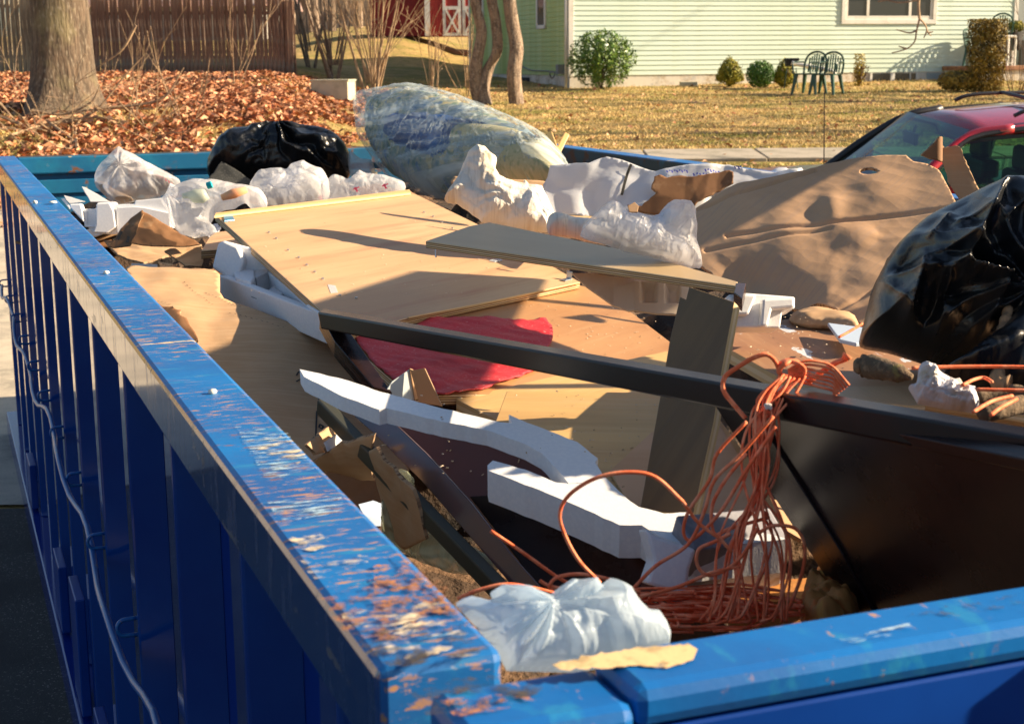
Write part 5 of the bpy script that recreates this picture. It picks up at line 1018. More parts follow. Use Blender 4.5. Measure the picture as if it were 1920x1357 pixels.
# ================================================================== KRAFT SHEET LEFT
PKf = Plane([(250, 505, -.075), (420, 510, -.085), (560, 800, -.28)])
KR = thing('kraft_sheet', PKf.o, 'big tan cardboard sheet with black marks lying along the left wall', 'cardboard')
bp = bumps([(330, 590, 60, 25, .03), (500, 600, 120, 50, .03), (430, 700, 90, 40, -.02), (620, 680, 60, 60, -.03), (370, 520, 80, 14, .02), (560, 640, 60, 22, .012)])
kd = lambda u, v, X, Y, d: .4*bp(X, Y)+.004*snoise(np.stack([u, v], 1), 6, 4)+.005*folds(np.stack([u, v], 1), 3, 5, 3)
ko = surf('sheet', PKf, [(236, 505), (300, 504), (404, 508), (420, 560), (520, 600), (650, 660), (740, 760), (760, 900), (620, 860), (540, 850), (380, 700), (270, 580)], [M['kraft'], M['flute']], KR, res=80, th=.005, disp=kd)
def stroke(pl, pts, wpx, m, parent, h=.001, disp=None, name='mark'):
    """flat printed line, laid on a plane"""
    q = MB()
    for (x0, y0), (x1, y1) in zip(pts[:-1], pts[1:]):
        a = np.array(pl.uv(x0, y0)); b = np.array(pl.uv(x1, y1)); d = b-a; L = np.linalg.norm(d)+1e-9; nn = np.array([-d[1], d[0]])/L*wpx; a = a-d/L*wpx*.6; b = b+d/L*wpx*.6
        c4 = [a-nn, b-nn, b+nn, a+nn]; v = []
        for c in c4:
            hh = h
            if disp: P0 = pl.pt(c[0], c[1], 0.); X, Y = pix(P0[None]); hh += float(disp(np.array([c[0]]), np.array([c[1]]), X, Y, np.array([1.]))[0])
            v.append(pl.pt(c[0], c[1], hh))
        q.add(v, [(0, 1, 2, 3)])
    return q.build(name, m, parent)
for P in ([(612, 752), (598, 748), (597, 735), (612, 738)], [(607, 736), (620, 740), (618, 751)], [(592, 826), (594, 772)], [(588, 845), (588, 822), (600, 822), (600, 842)], [(600, 796), (606, 800), (604, 806), (598, 802), (600, 796)], [(606, 803), (618, 806)], [(615, 812), (617, 798), (626, 806)], [(612, 775), (624, 778), (622, 766)], [(628, 780), (640, 784), (638, 772)], [(556, 702), (560, 695), (566, 696)], [(556, 712), (566, 706)]):
    stroke(PKf, P, .0016, M['ink'], KR, .0015, kd)
rk = random.Random(3)
for (xa, ya, xb, yb) in ((345, 532, 402, 580), (255, 548, 330, 590), (430, 592, 540, 625), (385, 548, 455, 585), (470, 560, 480, 565)):
    for k in range(11):
        t = k/11; x = xa+(xb-xa)*t; y = ya+(yb-ya)*t; stroke(PKf, [(x, y), (x+rk.uniform(1.5, 3.5), y+rk.uniform(-.5, 2.2))], .0007, M['ink'], KR, .0015, kd, 'print')
# torn dark gap with cardboard curl at the rim
PC1 = Plane([(300, 585, -.06), (345, 585, -.06), (350, 640, -.10)])
T_(surf('torn_cardboard', PC1, rough_edge([(285, 566), (310, 575), (340, 580), (338, 592), (350, 596), (372, 640), (350, 650), (320, 610)], 2, 6), [M['kraftd'], M['flute']], res=30, th=.004, disp=lambda u, v, X, Y, d: .012*folds(np.stack([u, v], 1), 12, 7), smoothpts=False), 'small torn strip of dirty cardboard curling beside the left rim', 'cardboard')
# ================================================================== FOAM TRAY AND BLOCK (left of panel)
PTy = Plane([(408, 560, -.16), (650, 662, -.18), (415, 520, -.105)])
FT = thing('foam_tray', PTy.o, 'long white styrofoam tray with compartments sliding under the pale plywood panel', 'styrofoam')
FT_ = Plane([(408, 516, -.10), (650, 625, -.12), (560, 512, -.09)])
plate('side_wall', PTy, [(408, 515), (650, 608), (655, 664), (560, 622), (408, 558)], .02, [M['foam']], FT, bevel=.003)
plate('tray_floor', FT_.shift(-.045), [(412, 518), (440, 496), (500, 490), (610, 590), (650, 620)], .02, [M['foam']], FT, bevel=.003)
plate('block', FT_.shift(.004), [(436, 506), (452, 500), (478, 506), (478, 520), (470, 528), (442, 520)], .045, [M['foam']], FT, bevel=.004)
plate('divider', FT_, [(470, 510), (500, 500), (508, 508), (480, 520)], .045, [M['foam']], FT, bevel=.003)
plate('rim_wall', FT_, [(486, 497), (500, 492), (640, 610), (628, 612)], .045, [M['foam']], FT, bevel=.003)
plate('divider', FT_.shift(-.02), [(500, 545), (512, 536), (530, 548), (518, 558)], .026, [M['foam']], FT, bevel=.003)
plate('divider', FT_.shift(-.02), [(545, 570), (560, 560), (575, 572), (562, 584)], .026, [M['foam']], FT, bevel=.003)
PBk = Plane(base=(432, 524, -.11), yaw=-.1, lean=.25)
FB = thing('foam_block', PBk.o, 'chunky white styrofoam block beside the left corner of the pale plywood panel', 'styrofoam')
plate('front_block', PBk, [(397, 502), (408, 456), (420, 450), (446, 462), (458, 488), (446, 522), (430, 522)], .06, [M['foam']], FB, bevel=.006)
plate('step_block', PBk.shift(-.03), [(425, 452), (470, 464), (520, 510), (480, 530), (448, 505)], .07, [M['foam']], FB, bevel=.006)
# foam moulding upper left (upright)
PMo = Plane(base=(235, 445, -.12), yaw=.12, lean=.12)
FM = thing('foam_moulding', PMo.o, 'wide notched white styrofoam moulding standing in the far left corner', 'styrofoam')
o_ = zt(B3, [(180, 665), (300, 660), (320, 720), (470, 715), (485, 650), (625, 640), (640, 640), (680, 640), (690, 670), (895, 662), (905, 625), (980, 620), (1260, 590), (1300, 760), (1330, 930), (1000, 1000), (600, 1000), (440, 985), (330, 860), (180, 700)])
plate('back_wall', PMo, o_, .05, [M['foam']], FM, bevel=.003)
for oo, hh in (([(330, 740), (372, 738), (372, 895), (480, 895), (482, 922), (345, 920)], .006), ([(475, 660), (620, 650), (665, 740), (690, 920), (600, 985), (440, 980), (470, 900)], .02), ([(180, 668), (300, 664), (320, 730), (335, 860), (180, 700)], .02), ([(700, 700), (890, 690), (1010, 700), (1290, 760), (1300, 920), (1000, 990), (700, 985)], .012)):
    plate('face_step', PMo.shift(hh), zt(B3, oo), hh-.0008, [M['foam']], FM, bevel=.003)
for nm, oo, zz, lab in (('foam_shard', [(312, 470), (345, 478), (480, 550), (625, 640), (410, 640), (385, 590), (350, 540)], -.07, 'thin white triangular foam shard behind the notched moulding'), ('foam_shard', [(115, 568), (200, 590), (360, 640), (180, 660), (140, 620)], -.07, 'low white foam shard wedged by the left rim'), ('foam_shard', [(82, 605), (120, 600), (190, 700), (180, 720)], -.08, 'small white foam shard touching the left rim')):
    pts = zt(B3, oo); pp = Plane(base=(pts[-1][0], pts[-1][1], zz), yaw=.2, lean=.3); T_(plate(nm, pp, pts, .006, [M['foam']]), lab, 'styrofoam')
# brown folded cardboard
PCa = Plane(base=(260, 470, -.11), yaw=-.7, lean=.5); PCb = Plane(base=(330, 462, -.10), yaw=.25, lean=.75)
CB = thing('cardboard_box', PCb.o, 'crushed open brown cardboard box tipped in front of the notched foam', 'cardboard')
cf_ = lambda u, v, X, Y, d: .004*snoise(np.stack([u, v], 1), 10, 4)+.004*folds(np.stack([u, v], 1), 9, 8)
surf('side', PCb, zt(B3, [(985, 740), (1100, 810), (1330, 950), (1560, 1060), (1620, 1110), (1500, 1135), (1250, 1130), (1000, 1110), (850, 1085), (900, 1000), (950, 860)]), [M['kraftd'], M['flute']], CB, res=50, th=.004, disp=cf_, smoothpts=False)
surf('end_flap', PCb.shift(.006), zt(B3, [(990, 728), (960, 740), (850, 790), (740, 880), (690, 950), (610, 1050), (640, 1068), (850, 1090), (905, 1000), (955, 860), (1000, 780)]), [M['kraftd'], M['flute']], CB, res=50, th=.004, disp=lambda u, v, X, Y, d: cf_(u, v, X, Y, d)-.03*np.clip((265-X)/50, 0, 1), smoothpts=False)
for a in ([(745, 960), (770, 970), (725, 1060), (695, 1050)], [(820, 1010), (850, 1025), (835, 1090), (800, 1085)]):
    plate('slot', PCb.shift(.006), zt(B3, a), .001, [M['dark']], CB, bevel=0).location.z += .0
PCc = Plane([(300, 470, -.15), (410, 462, -.15), (360, 500, -.17)])
T_(surf('cardboard_sheet', PCc, rough_edge(zt(B3, [(560, 1070), (800, 1080), (1250, 1130), (1640, 1120), (1650, 1230), (1300, 1220), (1180, 1260), (1000, 1300), (850, 1260), (700, 1220)]), 1, 8), [M['kraft'], M['flute']], res=50, th=.005, disp=lambda u, v, X, Y, d: .008*folds(np.stack([u, v], 1), 6, 12), smoothpts=False), 'torn flat cardboard sheet lying under the crushed brown box', 'cardboard')
PCd = Plane(base=(380, 498, -.15), yaw=.1, lean=.9)
T_(surf('cardboard_flap', PCd, zt(B3, [(1230, 1200), (1300, 1165), (1420, 1150), (1640, 1130), (1660, 1290), (1640, 1340), (1460, 1350), (1380, 1290)]), [M['kraft'], M['flute']], res=40, th=.005, disp=lambda u, v, X, Y, d: .012*folds(np.stack([u, v], 1), 7, 13), smoothpts=False), 'bent brown cardboard flap beside the short plywood offcut', 'cardboard')
T_(plate('white_strip', Plane(base=(270, 503, -.16), yaw=0, lean=.4), zt(B3, [(862, 1318), (1150, 1330), (1150, 1380), (862, 1380)]), .004, [M['foam']]), 'small white strip showing in the dark gap above the tan sheet', 'styrofoam')
# ================================================================== BAGS
def bag(name, label, cat, pl, outline, m, bulge, res=70, fs=8, fa=.012, ns=4, na=.008, seed=1, knot=None, kf=14, ka=.012, extra=None, parent=None, pw=2.2, sm=True, backflat=.6, rough=0, content=False, smooth=None):
    def dsp(u, v, X, Y, d):
        P = np.stack([u, v], 1); q_ = np.clip(snoise(P, ns, seed+20)*.5+.6, .15, 1.2)
        z = fa*.55*folds(P, fs, seed, 5, .3)+na*.6*snoise(P, ns, seed+3)+fa*.36*folds(P, fs*2.2, seed+9, 6, .5)*q_+fa*.15*folds(P, fs*4.5, seed+12, 5, .4)*q_+fa*.05*folds(P, fs*9, seed+14, 5, .4)*q_
        if knot:
            ku, kv = pl.uv(*knot); a_ = np.arctan2(v-kv, u-ku)+.7*snoise(P, ns*.6, seed+5); r_ = np.hypot(u-ku, v-kv); am = np.clip(.55+.8*np.sin(a_*2.3+seed)+.5*np.sin(a_*5.1), .0, 1.4)
            z += ka*am*(np.abs(((a_*kf/6.283) % 1)-.5)*2-.5)*np.exp(-r_/(.45*max(np.ptp(u), .1)))*np.clip(r_/.03, 0, 1)
        if extra is not None: z += extra(X, Y)
        return z
    o = surf(name if parent is None else name, pl, rough_edge(outline, rough, 10, seed) if rough else outline, m, parent, res=res, mode='pillow', bulge=bulge, disp=dsp, seed=seed, pw=pw, smoothpts=sm, backflat=backflat, smooth=(not isinstance(m, list) or m[0].name not in ('white_carrier_bag', 'thin_pale_blue_bag', 'soiled_cloth')) if smooth is None else smooth)
    if label: tag(o, label, cat)
    if content:
        cx = sum(p[0] for p in outline)/len(outline); cy = sum(p[1] for p in outline)/len(outline)
        c = surf('contents', pl.shift(-.004), [(cx+(x-cx)*.78, cy+(y-cy)*.74+2) for x, y in outline], [M['waste']]*2, o, res=30, mode='pillow', bulge=bulge*.55, disp=lambda u, v, X, Y, d: .012*folds(np.stack([u, v], 1), 10, seed+2), seed=seed, smooth=False)
    return o
M['waste'] = mat('pale_waste', (.6, .58, .56), .8, [dict(c=(.36, .28, .22), scale=14, kind='cell', lo=.62, hi=.66), dict(c=(.7, .38, .3), scale=17, kind='cell', lo=.88, hi=.9), dict(c=(.75, .76, .8), scale=9, lo=.5, hi=.55)], coord='UV')
# far black bag
bag('bin_bag', 'shiny black bin bag gathered at the top lying near the far wall', 'bin bag', Plane(base=(520, 335, -.07), yaw=0, lean=.45), zt(Z5, [(860, 265), (875, 215), (920, 140), (985, 75), (1080, 55), (1200, 40), (1260, 35), (1400, 45), (1500, 60), (1580, 100), (1630, 150), (1640, 230), (1625, 300), (1500, 330), (1200, 330), (950, 330), (870, 310)]), [M['blackbag'], M['blackbag']], .17, res=110, fs=5, fa=.05, seed=3, knot=(527, 251), kf=13, ka=.09, na=.012, ns=4)
# felt
PFe = Plane(base=(430, 352, -.08), yaw=.3, lean=.5)
T_(surf('grey_felt', PFe, rough_edge(zt(Z5, [(620, 335), (700, 335), (840, 330), (930, 215), (1000, 250), (1100, 320), (1110, 345), (1080, 370), (820, 370), (640, 375)]), 1, 8), [M['felt'], M['felt']], res=50, th=.008, disp=lambda u, v, X, Y, d: .01*snoise(np.stack([u, v], 1), 4, 2), smoothpts=False), 'triangular flap of dark grey felt in front of the far black bag', 'felt')
# cloudy bag upper left
PBg = Plane(base=(265, 380, -.07), yaw=.15, lean=.35)
CBg = thing('cloudy_bag', PBg.o, 'cloudy clear plastic bag of rubbish leaning near the far left corner', 'plastic bag')
ol = zt(B3, [(462, 365), (500, 280), (560, 210), (640, 130), (735, 55), (800, 90), (900, 130), (1040, 215), (1180, 285), (1320, 360), (1410, 430), (1330, 520), (1200, 560), (1130, 600), (960, 620), (720, 665), (640, 640), (540, 540), (470, 470)])
bag('film', None, None, PBg, ol, [M['clearbag'], M['clearbag']], .10, res=120, fs=5, fa=.04, seed=8, parent=CBg, sm=True, knot=(232, 325), kf=9, ka=.03)
bag('contents', None, None, PBg.shift(-.01), [(265+(x-265)*.82, 335+(y-335)*.8) for x, y in ol], [mat('mixed_waste', (.42, .38, .34), .8, [dict(c=(.22, .16, .13), scale=14, lo=.48, hi=.55), dict(c=(.6, .6, .62), scale=9, lo=.55, hi=.6)], coord='UV')], .06, res=40, fs=12, fa=.02, seed=9, parent=CBg)
bag('tan_contents', None, None, PBg.shift(.004), zt(B3, [(470, 440), (600, 430), (700, 520), (860, 600), (880, 630), (720, 660), (640, 630), (540, 540)]), [mat('tan_waste', (.45, .33, .24), .8, coord='UV')], .05, res=30, seed=10, parent=CBg)
for k in range(14):
    x = 250+k*5.5; y = 300+k*3.4; stroke(PBg.shift(.09*math.sin(.4+k*.06)), [(x, y-2), (x+1.5, y+2)], .0012, M['inkr'], CBg, 0, None, 'print')
# white carrier bags
PS = Plane(base=(400, 438, -.06), yaw=.0, lean=.5)
WB_ = thing('carrier_bag', PS.o, 'thin white carrier bag holding a cloudy bottle, left of the big panel', 'plastic bag')
olb = zt(Z5, [(600, 440), (640, 385), (660, 350), (690, 365), (760, 340), (830, 330), (960, 340), (1080, 360), (1150, 380), (1180, 420), (1178, 460), (1090, 470), (1060, 440), (1000, 470), (940, 480), (900, 500), (870, 560), (900, 590), (870, 620), (780, 630), (700, 610), (650, 560), (640, 500)])
bag('film', None, None, PS, olb, [M['whitebag'], M['whitebag']], .07, res=150, fs=8, fa=.022, seed=11, parent=WB_, knot=(318, 372), kf=18, ka=.03, rough=1.5)
q = MB(); bc = [PS.pt(*PS.uv(x, y), .085) for x, y in ((355, 392), (362, 391), (368, 390), (376, 392), (392, 392), (400, 388))]; q.tube(bc, [.007, .008, .010, .018, .019, .014], 14); q.build('bottle', M['bottle'], WB_, smooth=True)
q = MB(); c = PS.pt(*PS.uv(401, 375), .09); q.tube([c, c+np.array([.012, 0, .004])], .009, 12); q.build('bottle_cap', M['teal'], WB_)
q = MB(); c = PS.pt(*PS.uv(447, 385), .075); q.tube([c+np.array([-.03, 0, -.01]), c, c+np.array([.035, 0, .01])], [.008, .013, .008], 12); q.build('orange_wrapper', mat('peach', (.8, .38, .2), .6), WB_, smooth=True)
bag('carrier_bag', 'big crumpled white carrier bag in the sun before the far black bag', 'plastic bag', Plane(base=(545, 385, -.05), yaw=.1, lean=.4), zt(Z5, [(1085, 360), (1110, 310), (1140, 275), (1200, 265), (1290, 270), (1340, 235), (1385, 222), (1440, 250), (1500, 280), (1525, 330), (1530, 400), (1500, 440), (1300, 470), (1150, 470), (1120, 420)]), [M['whitebag'], M['whitebag']], .09, res=150, fs=7, fa=.045, seed=21, rough=2.2, content=True)
PRd = Plane(base=(680, 380, -.05), yaw=-.05, lean=.45)
RB = thing('carrier_bag', PRd.o, 'low white carrier bag with small red marks between the panel and clear wrap', 'plastic bag')
bag('film', None, None, PRd, zt(Z5, [(1500, 340), (1560, 300), (1640, 320), (1700, 275), (1760, 290), (1830, 300), (1900, 320), (1945, 340), (1940, 380), (1900, 420), (1500, 450), (1480, 400)]), [M['whitebag'], M['whitebag']], .06, res=140, fs=8, fa=.035, seed=22, parent=RB, rough=2.2)
for x, y in ((666, 352), (720, 346), (600, 368)):
    stroke(PRd.shift(.075), [(x, y), (x+4, y+7)], .003, M['inkr'], RB, 0, None, 'print'); stroke(PRd.shift(.075), [(x-3, y+3), (x+7, y-1)], .002, M['inkr'], RB, 0, None, 'print')
T_(surf('white_paper', PCc.shift(.02), zt(B3, [(1500, 1040), (1600, 960), (1700, 910), (1800, 900), (1860, 930), (1800, 1000), (1640, 1010), (1560, 1050)]), [M['rag'], M['rag']], res=40, th=.002, disp=lambda u, v, X, Y, d: .02*folds(np.stack([u, v], 1), 14, 3)), 'crumpled off white paper towel beside the short plywood offcut', 'paper')
# clear wrap over underlay roll
PCw = Plane([(700, 330, 0, 5.9), (1040, 300, 0, 5.2), (860, 190, 0, 5.9)])
CW = thing('wrapped_bale', PCw.o, 'big clear plastic wrap around speckled underlay and blue fabric at the back of the heap', 'wrapped bundle')
olw = zt(Z6, [(152, 160), (160, 130), (215, 85), (330, 55), (440, 38), (570, 50), (700, 88), (850, 142), (1000, 205), (1130, 270), (1195, 315), (1240, 385), (1275, 480), (1240, 540), (900, 560), (560, 560), (470, 560), (380, 530), (250, 470), (200, 400), (155, 330), (148, 230)])
bag('film', None, None, PCw.shift(.03), olw, [M['clearwrap'], M['clearwrap']], .17, res=200, fs=3.2, fa=.05, seed=31, parent=CW, knot=(1000, 330), kf=60, ka=.035, pw=2.8)
sh = lambda pts, s, c: [(c[0]+(x-c[0])*s, c[1]+(y-c[1])*s) for x, y in pts]
bag('underlay', None, None, PCw.shift(-.03), sh(olw, .93, (860, 280)), [M['insul'], M['insul']], .16, res=60, fs=4, fa=.03, seed=32, parent=CW)
bag('blue_fabric', None, None, PCw.shift(.06), zt(Z6, [(265, 270), (330, 190), (400, 155), (560, 170), (760, 200), (900, 240), (700, 260), (680, 330), (600, 380), (470, 400), (300, 320)]), [M['bluef'], M['bluef']], .10, res=50, fs=6, fa=.03, seed=33, parent=CW)
bag('foam_roll', None, None, PCw.shift(.08), zt(Z6, [(700, 330), (720, 260), (800, 230), (1000, 250), (1150, 330), (1200, 420), (1180, 500), (880, 500), (740, 460)]), [mat('cream_underlay', (.50, .45, .26), .85, [dict(c=(.36, .36, .2), scale=60, lo=.5, hi=.6), dict(c=(.6, .54, .34), scale=50, lo=.55, hi=.65)], [dict(scale=60, s=.4, d=.006)], coord='UV')], .10, res=50, fs=5, fa=.01, seed=34, parent=CW)
bag('plastic_scrap', 'small cloudy plastic scrap between the far black bag and the clear wrap', 'plastic', Plane(base=(675, 330, -.06), yaw=0, lean=.3), zt(Z5, [(1635, 160), (1700, 200), (1760, 210), (1780, 300), (1700, 310), (1640, 290)]), [M['clearbag'], M['clearbag']], .04, res=30, fs=12, fa=.02, seed=35)
# wooden stakes
for a, b, l in (((1036, 250), (1047, 280), 'short pale wooden stake leaning left behind the clear wrap'), ((1066, 256), (1050, 288), 'short pale wooden stake leaning right behind the clear wrap')):
    A_, B_ = D(*a, 5.4), D(*b, 5.35); tag(beam('wooden_stake', B_-(A_-B_)*1.2, A_, .02, .014, M['ply3'], None, up=np.array([0, 1., 0])), l, 'stake')
# woven sack
PSk = Plane(base=(990, 425, -.02), yaw=.05, lean=.55)
SK = thing('woven_sack', PSk.o, 'cream woven sack with a brown stain slumped beside the clear wrap', 'sack')
bag('cloth', None, None, PSk, zt(Z6, [(570, 600), (590, 560), (640, 490), (670, 420), (700, 350), (750, 312), (800, 330), (860, 385), (850, 440), (880, 490), (950, 515), (1000, 525), (1010, 500), (1040, 530), (1110, 540), (1140, 600), (1185, 700), (1160, 730), (1140, 780), (1000, 770), (880, 740), (780, 725), (700, 660), (640, 620), (590, 615)]), [M['sack'], M['sack']], .06, res=170, fs=6, fa=.045, seed=41, parent=SK, sm=False, rough=1.2, smooth=False)
T_(surf('kraft_strip', Plane(base=(900, 410, -.03), lean=.9), zt(Z6, [(620, 480), (660, 475), (900, 490), (1120, 500), (1125, 540), (1000, 560), (640, 520)]), [M['kraft'], M['flute']], res=30, th=.004), 'strip of tan cardboard peeking between the sack and the clear wrap', 'cardboard')
bag('sack_tail', 'stained twisted plastic tail trailing from the sack along the grey faced board', 'sack', Plane(base=(1110, 455, .02), lean=.7), zt(Z6, [(1140, 720), (1200, 700), (1300, 715), (1420, 740), (1480, 800), (1500, 840), (1380, 830), (1250, 800), (1150, 790)]), [M['sack'], M['sack']], .03, res=50, fs=12, fa=.015, seed=43)
T_(plate('tan_board', Plane([(1020, 400, -.02), (1200, 410, -.02), (1060, 425, -.0)]), zt(Z6, [(1150, 670), (1400, 690), (1440, 740), (1300, 730), (1150, 720)]), .01, [M['ply3'], M['plyedge2']]), 'slim pale board just behind the sack tail', 'board')
# white plastic sheets with print
PSh = Plane(base=(1130, 405, -.02), yaw=-.1, lean=.45)
WS = thing('plastic_sheet', PSh.o, 'wide white plastic sacking with a dark printed line behind the big cardboard', 'plastic sheet')
shd = lambda u, v, X, Y, d: .03*folds(np.stack([u, v], 1), 2.5, 51)+.014*folds(np.stack([u, v], 1), 8, 52)+.02*snoise(np.stack([u, v], 1), 2, 4)
surf('sheet', PSh, [(1018, 345), (1026, 330), (1031, 309), (1080, 306), (1104, 307), (1125, 296), (1138, 293), (1169, 300), (1230, 319), (1262, 313), (1300, 310), (1367, 305), (1400, 312), (1453, 318), (1500, 317), (1505, 345), (1380, 370), (1300, 400), (1210, 410), (1130, 410), (1020, 400)], [M['sheetw'], M['sheetw']], WS, res=90, th=.002, disp=shd, smoothpts=False)
stroke(PSh, [(1183, 308), (1176, 325), (1172, 340), (1166, 365)], .0035, M['ink'], WS, .004, shd, 'printed_line')
for x0, y0, x1, n_ in ((1250, 324, 1292, 9), (1322, 321, 1352, 6), (1300, 329, 1330, 5), (1378, 310, 1392, 4)):
    for k in range(n_):
        x = x0+(x1-x0)*k/n_; stroke(PSh, [(x, y0-1), (x+1.6, y0+2.5-4*(k % 2))], .0018, M['inkb'], WS, .004, shd, 'print')
bag('plastic_sack', 'small white plastic lumps at the right end of the printed sheet', 'plastic sheet', Plane(base=(1470, 330, -.03), lean=.4), [(1440, 330), (1450, 318), (1470, 315), (1480, 319), (1500, 316), (1506, 330), (1470, 345)], [M['sheetw'], M['sheetw']], .03, res=30, seed=53)
bag('carrier_bag', 'crinkled translucent white bag standing on the grey faced board', 'plastic bag', Plane(base=(1230, 492, .045), yaw=.1, lean=.5), [(1088, 440), (1093, 425), (1110, 408), (1121, 398), (1142, 381), (1160, 392), (1172, 402), (1196, 404), (1222, 409), (1232, 406), (1243, 392), (1250, 385), (1258, 381), (1276, 382), (1293, 386), (1303, 400), (1306, 425), (1305, 456), (1314, 485), (1315, 501), (1295, 502), (1270, 494), (1227, 484), (1180, 472), (1150, 462), (1110, 450)], [M['whitebag'], M['whitebag']], .05, res=190, fs=9, fa=.04, seed=61, sm=False, rough=1.8, content=True)
# torn orange-brown cardboard behind the bag
PTn = Plane(base=(1280, 400, -.01), yaw=-.1, lean=.5)
T_(surf('torn_cardboard', PTn, rough_edge(zt(Z7, [(-10, 395), (30, 400), (60, 400), (130, 340), (105, 320), (120, 260), (150, 250), (180, 265), (230, 255), (300, 260), (480, 225), (500, 235), (500, 290), (330, 380), (300, 420), (160, 440), (60, 430)]), 1.2, 7), [M['kraftd'], M['flute']], res=60, th=.005, disp=lambda u, v, X, Y, d: .012*folds(np.stack([u, v], 1), 5, 14), smoothpts=False), 'ragged orange brown cardboard piece torn off beside the printed plastic sheet', 'cardboard')
T_(plate('cardboard_bit', Plane(base=(1210, 402, .02), lean=.6), zt(Z7, [(-8, 400), (25, 380), (45, 400), (40, 430), (0, 430)]), .004, [M['kraft'], M['flute']]), 'small tan cardboard corner sticking up behind the translucent bag', 'cardboard')
# ================================================================== BIG CARDBOARD
PG = Plane([(1320, 500, -.02), (1620, 602, -.085), (1610, 297, .175)])
G0 = thing('cardboard_sheet', PG.o, 'huge dented pinkish brown cardboard sheet with a hand hole at right of the heap', 'cardboard')
gb = (lambda f: lambda X, Y: .22*f(X, Y))(bumps([(1520, 420, 40, 30, -.012), (1600, 440, 60, 22, .035), (1470, 430, 50, 60, .035), (1650, 360, 50, 40, .03), (1560, 390, 22, 30, .035), (1400, 520, 60, 28, -.10), (1480, 560, 60, 30, -.08), (1380, 400, 40, 60, .03), (1560, 560, 50, 30, .02), (1330, 380, 30, 30, -.02), (1700, 420, 60, 60, -.03), (1620, 520, 60, 26, .02)]))
def crease(X, Y):
    z = np.zeros(len(X))
    for (x0, y0, x1, y1, a_, w_) in ((1299, 393, 1530, 318, -.006, 3), (1360, 445, 1800, 385, -.005, 3), (1320, 470, 1560, 430, -.004, 3), (1570, 582, 1640, 545, -.004, 3)):
        L = math.hypot(x1-x0, y1-y0); d = np.abs((X-x0)*(y1-y0)-(Y-y0)*(x1-x0))/L; t = ((X-x0)*(x1-x0)+(Y-y0)*(y1-y0))/L/L; z += a_*np.exp(-(d/w_)**2)*((t > 0) & (t < 1))
    return z
gd_ = lambda u, v, X, Y, d: gb(X, Y)+1.3*crease(X, Y)+.0035*folds(np.stack([u, v], 1), 4, 15)+.0025*folds(np.stack([u, v], 1), 14, 16)*np.clip(snoise(np.stack([u, v], 1), 3, 9)+.3, 0, 1)
el = [(1629+17*math.cos(t), 322+6.5*math.sin(t)) for t in np.linspace(0, 2*math.pi, 18, endpoint=False)]
surf('sheet', PG, rough_edge([(1299, 391), (1330, 372), (1383, 347), (1440, 334), (1500, 321), (1550, 307), (1610, 296), (1660, 292), (1699, 291), (1706, 297), (1713, 302), (1740, 308), (1760, 318), (1775, 345), (1790, 374), (1801, 391), (1850, 420), (1740, 560), (1617, 610), (1600, 598), (1578, 584), (1531, 566), (1500, 572), (1450, 556), (1399, 540), (1350, 518), (1313, 497), (1306, 460), (1304, 420)], .7, 10), [M['kraftp'], M['flute']], G0, res=150, th=.006, disp=gd_, holes=[el], smoothpts=False)
PF1 = Plane(base=(1760, 300, .16), yaw=.5, lean=.2)
surf('curled_flap', PF1, rough_edge([(1749, 259), (1760, 260), (1783, 273), (1772, 284), (1765, 300), (1754, 306), (1740, 300), (1732, 290), (1740, 275)], .6, 5), [M['kraftd'], M['flute']], G0, res=30, th=.005, disp=lambda u, v, X, Y, d: .02*np.sin((X-1735)/10), smoothpts=False)
PF2 = Plane(base=(1805, 388, .06), yaw=-.25, lean=.35)
surf('end_flap', PF2, rough_edge([(1759, 281), (1775, 275), (1792, 272), (1800, 276), (1804, 282), (1806, 292), (1822, 325), (1844, 372), (1838, 380), (1805, 393), (1797, 370), (1790, 360), (1777, 340), (1775, 325), (1765, 300)], .7, 6), [M['kraft'], M['flute']], G0, res=40, th=.006, disp=lambda u, v, X, Y, d: .006*folds(np.stack([u, v], 1), 8, 17), smoothpts=False)
# ================================================================== RIGHT SIDE: black bags, painted boards, sticks
PPw = Plane([(1368, 640, -.07), (1460, 703, -.065), (1900, 715, -.07)])
T_(plate('painted_board', PPw, [(1362, 640), (1368, 615), (1490, 596), (1560, 610), (1700, 650), (2050, 740), (2050, 800), (1925, 770), (1470, 712), (1362, 652)], .022, [M['paintwood'], M['plyedge2']]), 'wide brown board with flaking pale blue paint in front of the right black bag', 'board')
PP2 = PPw.shift(.012)
T_(plate('light_board', PP2, [(1490, 697), (1860, 690), (2050, 745), (2050, 800), (1720, 745), (1496, 722)], .01, [mat('peach_board', (.56, .33, .18), .55, [dict(c=(.5, .28, .14), scale=2, stretch=(.5, 3, 1), lo=.45, hi=.6), dict(c=(.6, .62, .66), scale=12, lo=.68, hi=.69)], coord='UV'), M['plyedge2']]), 'peach coloured board lying on the flaking board behind the frame', 'board')
T_(plate('thin_board', PP2.shift(.008), [(1503, 726), (1720, 722), (1735, 760), (1700, 760), (1503, 738)], .007, [M['ply'], M['plyedge2']]), 'short pale board below the mossy log', 'board')
T_(plate('pale_blue_board', Plane([(1553, 606, -.05), (1625, 615, -.05), (1610, 642, -.045)]), [(1552, 605), (1622, 614), (1640, 640), (1605, 643), (1575, 636)], .006, [M['lblue']]), 'small pale blue board beside the foot of the right black bag', 'board')
bag('cardboard_scrap', 'rumpled brown paper in the dark gap under the big cardboard', 'cardboard', Plane([(1500, 600, -.07), (1600, 600, -.07), (1540, 620, -.06)]), [(1480, 596), (1520, 585), (1560, 590), (1600, 600), (1610, 615), (1560, 610), (1500, 606)], [M['kraft'], M['kraft']], .02, res=30, seed=71)
